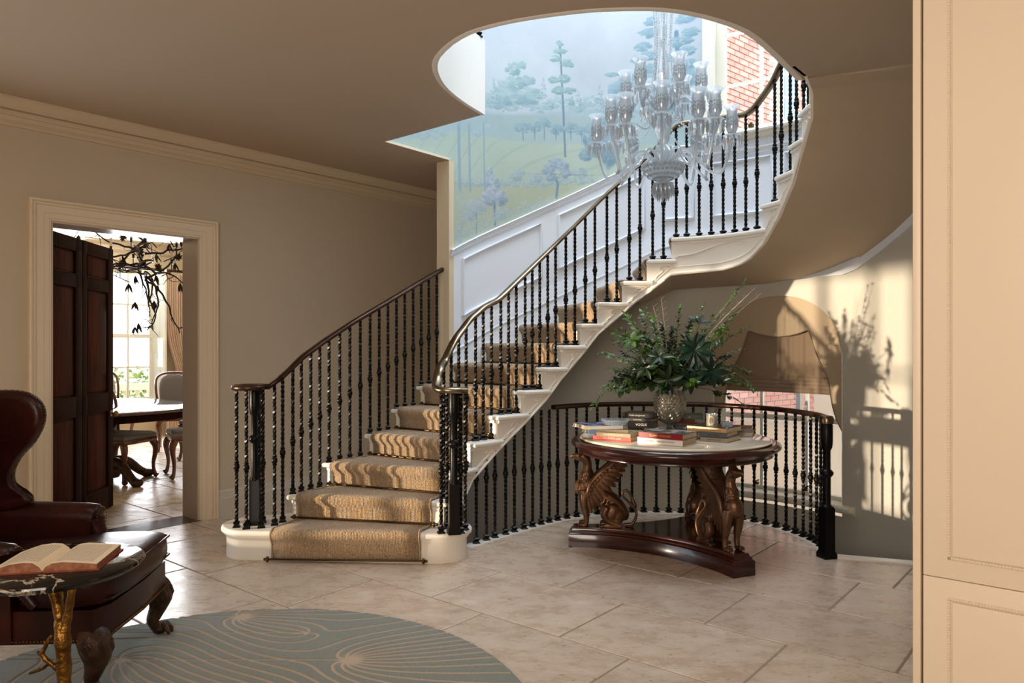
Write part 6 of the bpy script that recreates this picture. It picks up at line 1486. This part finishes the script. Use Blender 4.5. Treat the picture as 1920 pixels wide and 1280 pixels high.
# dining table
gm_ = wood('dining_table_top', (58, 34, 26), (92, 58, 42), .08, coat=1.0, sc=(2, 2, 2)); dc = (.22, 3.05)
dt = thing('dining_table', 'large polished dark wood dining table on a carved pedestal', 'table', hp(*dc))
def sup(rt, rs, n=72, e=2.6): return [(dc[0]+rt*math.copysign(abs(cos(2*pi*i/n))**(2/e), cos(2*pi*i/n)), dc[1]+rs*math.copysign(abs(sin(2*pi*i/n))**(2/e), sin(2*pi*i/n))) for i in range(n)]
m = MB(); m.rings([[hp(t, s, z) for t, s in sup(1.08+o, 1.25+o)] for o, z in ((-.03, .715), (-.005, .722), (0, .735), (-.002, .75), (-.012, .756))]); m.build('table_top', gm_, dt, sharp=50)
m = MB(); m.rings([[hp(t, s, z) for t, s in sup(1.0, 1.17)] for z in (.64, .716)]); m.build('apron', mahog_m, dt)
for ds in (-.75, .75):
    c = hp(dc[0], dc[1]+ds); m = MB(); m.lathe([(.10, .06), (.13, .12), (.10, .18), (.06, .24), (.09, .34), (.12, .42), (.07, .5), (.05, .56), (.11, .64)], c, 20); 
    for k_ in range(4):
        a = pi/4+k_*pi/2+.3; d = Vector((cos(a), sin(a), 0)); m.tube(spl([c+d*.05+Vector((0, 0, .22)), c+d*.2+Vector((0, 0, .20)), c+d*.36+Vector((0, 0, .08)), c+d*.46+Vector((0, 0, .03))], 4), [.06, .06, .058, .055, .052, .05, .048, .045, .044, .043, .045, .05, .045], 10); m.ball(c+d*.47+Vector((0, 0, .04)), .055, 10, 6, (1, 1, .75))
    m.build('pedestal', carved_m, dt, sharp=60)
seat_m = M('grey_velvet_seat', (112, 106, 102), .8, sheen=.6); cw_m = wood('chair_mahogany', (70, 34, 20), (112, 60, 36), .25)
def dchair(label, loc, rz):
    o = thing('dining_chair', label, 'chair', loc, rz, 'dining chairs around the table')
    lb_ = lambda m, n_, mt, **k: m.build(n_, mt, o, local=True, **k)
    m = MB(); m.rings([[(x, y, z) for x, y in ((-.22, -.20), (-.22, .20), (.24, .25), (.24, -.25))] for z in (.40, .45)]); lb_(m, 'seat_rail', cw_m, bevel=.008)
    m = MB(); m.rings([[(x*f, y*f, z) for x, y in ((-.215, -.195), (-.215, .195), (.235, .245), (.235, -.245))] for f, z in ((.98, .45), (1, .47), (.96, .495), (.8, .51), (.4, .52))]); lb_(m, 'seat', seat_m, sharp=60)
    for sy in (-1, 1):
        m = MB(); m.tube(spl([(.20, sy*.21, .42), (.235, sy*.235, .33), (.215, sy*.22, .16), (.225, sy*.23, .05), (.25, sy*.245, .02)], 4), [.034, .036, .038, .036, .033, .028, .024, .021, .019, .018, .018, .019, .021, .024, .028, .03, .028], 8); lb_(m, 'leg', cw_m)
        m = MB(); m.tube([(-.20, sy*.18, .42), (-.22, sy*.18, .25), (-.29, sy*.18, .0)], [.024, .021, .018], 8); lb_(m, 'leg', cw_m)
        m = MB(); m.tube(spl([(-.20, sy*.20, .42), (-.23, sy*.215, .62), (-.27, sy*.235, .82), (-.33, sy*.22, .97), (-.35, sy*.12, 1.03), (-.355, 0, 1.04)], 4), .017, 8); lb_(m, 'back_frame', cw_m)
    m = MB(); m.rings([[(x0, -w_, z), (x0, w_, z), (x0+.05, w_, z), (x0+.05, -w_, z)] for x0, w_, z in ((-.25, .17, .56), (-.26, .20, .62), (-.295, .22, .82), (-.345, .20, .97), (-.365, .10, 1.02))]); sub(lb_(m, 'backrest', seat_m, sharp=80), 1)
    return o
ua = atan2(U.y, U.x)
dchair('grey upholstered chair nearest the open door with its seat half behind the door', (-4.12, 7.80, 0), R(-12))
dchair('grey dining chair cut off by the right door jamb in front of the table', (-3.52, 8.15, 0), ua+pi*.9)
def chair_at(px, Y): k = (px-960)/FP; return (k*Y, Y, 0)
dchair('grey rounded back dining chair on the far side of the table', chair_at(330, 10.2), ua-pi*.62)
dchair('grey rounded back dining chair furthest right behind the table', chair_at(385, 9.4), ua-pi*.75)
dchair('dining chair tucked at the far left of the table behind the door', chair_at(205, 10.9), ua-pi*.5)
# branch chandelier
bc = at(272, 500, 9.0); twig_m = M('dark_bronze_branch', (48, 34, 26), .55, .5)
bch = thing('branch_chandelier', 'dark bronze chandelier of tangled branches and leaves with cream candles', 'chandelier', (bc.x, bc.y, 3.0))
rq = random.Random(21)
def wander(p, d, n, step, kink):
    P = [p]
    for i in range(n): d = (d+Vector((rq.gauss(0, kink), rq.gauss(0, kink), rq.gauss(0, kink)))).normalized(); P.append(P[-1]+d*step)
    return P
lm = MB()
for i in range(18):
    a = 2*pi*i/18*3.0+rq.random(); el = rq.uniform(-.9, .35); st_ = Vector((bc.x, bc.y, 2.42+rq.uniform(-.2, .3)))
    d = Vector((cos(a), sin(a), el)); P = wander(st_, d, 15, .054, .24); P = spl(P, 2); m = MB(); m.tube(P, [.013*(1-.8*j/len(P))+.003 for j in range(len(P))], 6)
    m.build('branch', twig_m, bch, sharp=60)
    for k_ in range(3):
        q = P[rq.randrange(len(P)//2, len(P))]; P2 = wander(q, Vector((rq.uniform(-1, 1), rq.uniform(-1, 1), rq.uniform(-1.3, .2))).normalized(), 6, .04, .35); lm.tube(P2, [.006*(1-.7*j/6) for j in range(7)], 4)
        if rq.random() < .55:
            for l_ in range(4): leaf(lm, P2[-1], Vector((rq.uniform(-.5, .5), rq.uniform(-.5, .5), -1)), Vector((rq.uniform(-1, 1), -1, 0)), rq.uniform(.09, .14), rq.uniform(.010, .016), 'lance')
lm.build('leaves_and_twigs', twig_m, bch, sharp=None, kind='stuff')
for px, py in ((246, 440), (331, 450), (208, 455), (322, 480), (225, 492), (250, 470)):
    p = at(px, py+14, 9.0+rq.uniform(-.3, .3)); m = MB(); m.lathe([(.03, -.004), (.04, 0), (.012, .004), (.016, .045), (.020, .05)], p, 10); m.tube([p, p+Vector((0, 0, -.10)), (bc.x*.4+p.x*.6, bc.y*.4+p.y*.6, p.z-.16)], .006, 5); m.build('candle_holder', twig_m, bch)
    m = MB(); m.lathe([(.014, .04), (.014, .15), (.003, .155)], p, 10); m.build('candle', M('ivory_candle', (240, 226, 196), .5) if 'ivory_candle' not in bpy.data.materials else bpy.data.materials['ivory_candle'], bch)
for i in range(6):
    p = Vector((bc.x+rq.uniform(-.4, .4), bc.y+rq.uniform(-.3, .3), 2.55+rq.uniform(-.2, .25))); m = MB()
    for j in range(12): a = 2*pi*j/12; leaf(m, p, Vector((cos(a), rq.uniform(-.5, .5), sin(a))), Vector((0, -1, 0)), .055, .010)
    m.build('flower', twig_m, bch, sharp=None)
m = MB(); m.tube([(bc.x, bc.y, 2.6), (bc.x, bc.y, 3.0)], .02, 8); m.build('stem', twig_m, bch)
# outside the dining window
gb_ = thing('garden_balustrade', 'pale stone garden balustrade beyond the dining window', 'balustrade', hp(0, 8.4, -.1))
stone2 = M('pale_stone', (226, 216, 196), .85); bal = MB(); bal.lathe([(.06, 0), (.06, .05), (.035, .08), (.07, .2), (.075, .26), (.035, .42), (.03, .48), (.055, .52), (.055, .56)], (0, 0, 0), 12); balme = bal.mesh('baluster', stone2, 50); gi = wmat(gb_).inverted()
m = MB(); m.obox(hp(0, 8.4, -.04), U*9, V*.25, (0, 0, .14)); m.build('base', stone2, gb_); m = MB(); m.obox(hp(0, 8.4, .66), U*9, V*.26, (0, 0, .12)); m.build('coping', stone2, gb_)
for i in range(40): inst('baluster', balme, gb_, gi @ Matrix.Translation(hp(-4.3+.22*i, 8.4, .04)))
gr = MB(); gr.add([hp(-12, 6.3, -.12), hp(12, 6.3, -.12), hp(20, 40, -.12), hp(-20, 40, -.12)], [(0, 1, 2, 3)]); gr.build('ground_terrace', M('pale_gravel_lawn', (176, 186, 130), .9, var=((208, 200, 176), .3, 3, .4, .6)), kind='structure', sharp=None)
gl_m = leafmat('sunlit_garden_leaf', (104, 124, 62), (172, 176, 104), .6); tr_m = M('tree_bark', (110, 92, 72), .9)
for i, (t, s, h, lab_) in enumerate(((-3.4, 16, 4.2, 'loose pale green garden tree left of the window beyond the terrace'), (-.6, 19, 5.4, 'tall yellow green garden tree in the middle of the window view'), (2.8, 15, 3.6, 'small bushy garden tree behind the stone balustrade'))):
    b0 = hp(t, s, -.12); o = thing('garden_tree', lab_, 'tree', b0, group='trees beyond the terrace'); m = MB(); m.tube([b0, b0+Vector((.1, 0, h*.5)), b0+Vector((0, .1, h*.8))], [.14, .10, .04], 8)
    for k_ in range(8): a = k_*.8; m.tube([b0+Vector((.1, 0, h*.4)), b0+Vector((cos(a)*1.3, sin(a)*1.3, h*.75))], [.05, .012], 5)
    m.build('trunk', tr_m, o); m = MB()
    for k_ in range(2600):
        v = Vector((rq.gauss(0, 1), rq.gauss(0, 1), rq.gauss(0, .8))); v = v.normalized()*(rq.random()**.4); p = b0+Vector((v.x*1.9, v.y*1.9, h*.72+v.z*h*.42))
        if noise.noise(p*1.1) < -.05: continue
        leaf(m, p, Vector((rq.uniform(-1, 1), rq.uniform(-1, 1), rq.uniform(-1, .3))), Vector((rq.uniform(-1, 1), rq.uniform(-1, 1), 1)), .15, .05)
    m.build('crown', gl_m, o, sharp=None)
hd_ = thing('hedge', 'low clipped hedge behind the stone balustrade', 'hedge', hp(0, 10.5, -.12)); m = MB()
for k_ in range(5000): p = hp(rq.uniform(-6, 6), 10.5+rq.uniform(-.35, .35), rq.uniform(-.1, .95)); leaf(m, p, Vector((rq.uniform(-1, 1), rq.uniform(-1, 1), rq.uniform(-.5, 1))), Vector((rq.uniform(-1, 1), -1, 1)), .09, .035)
m.build('hedge_leaves', gl_m, hd_, sharp=None)
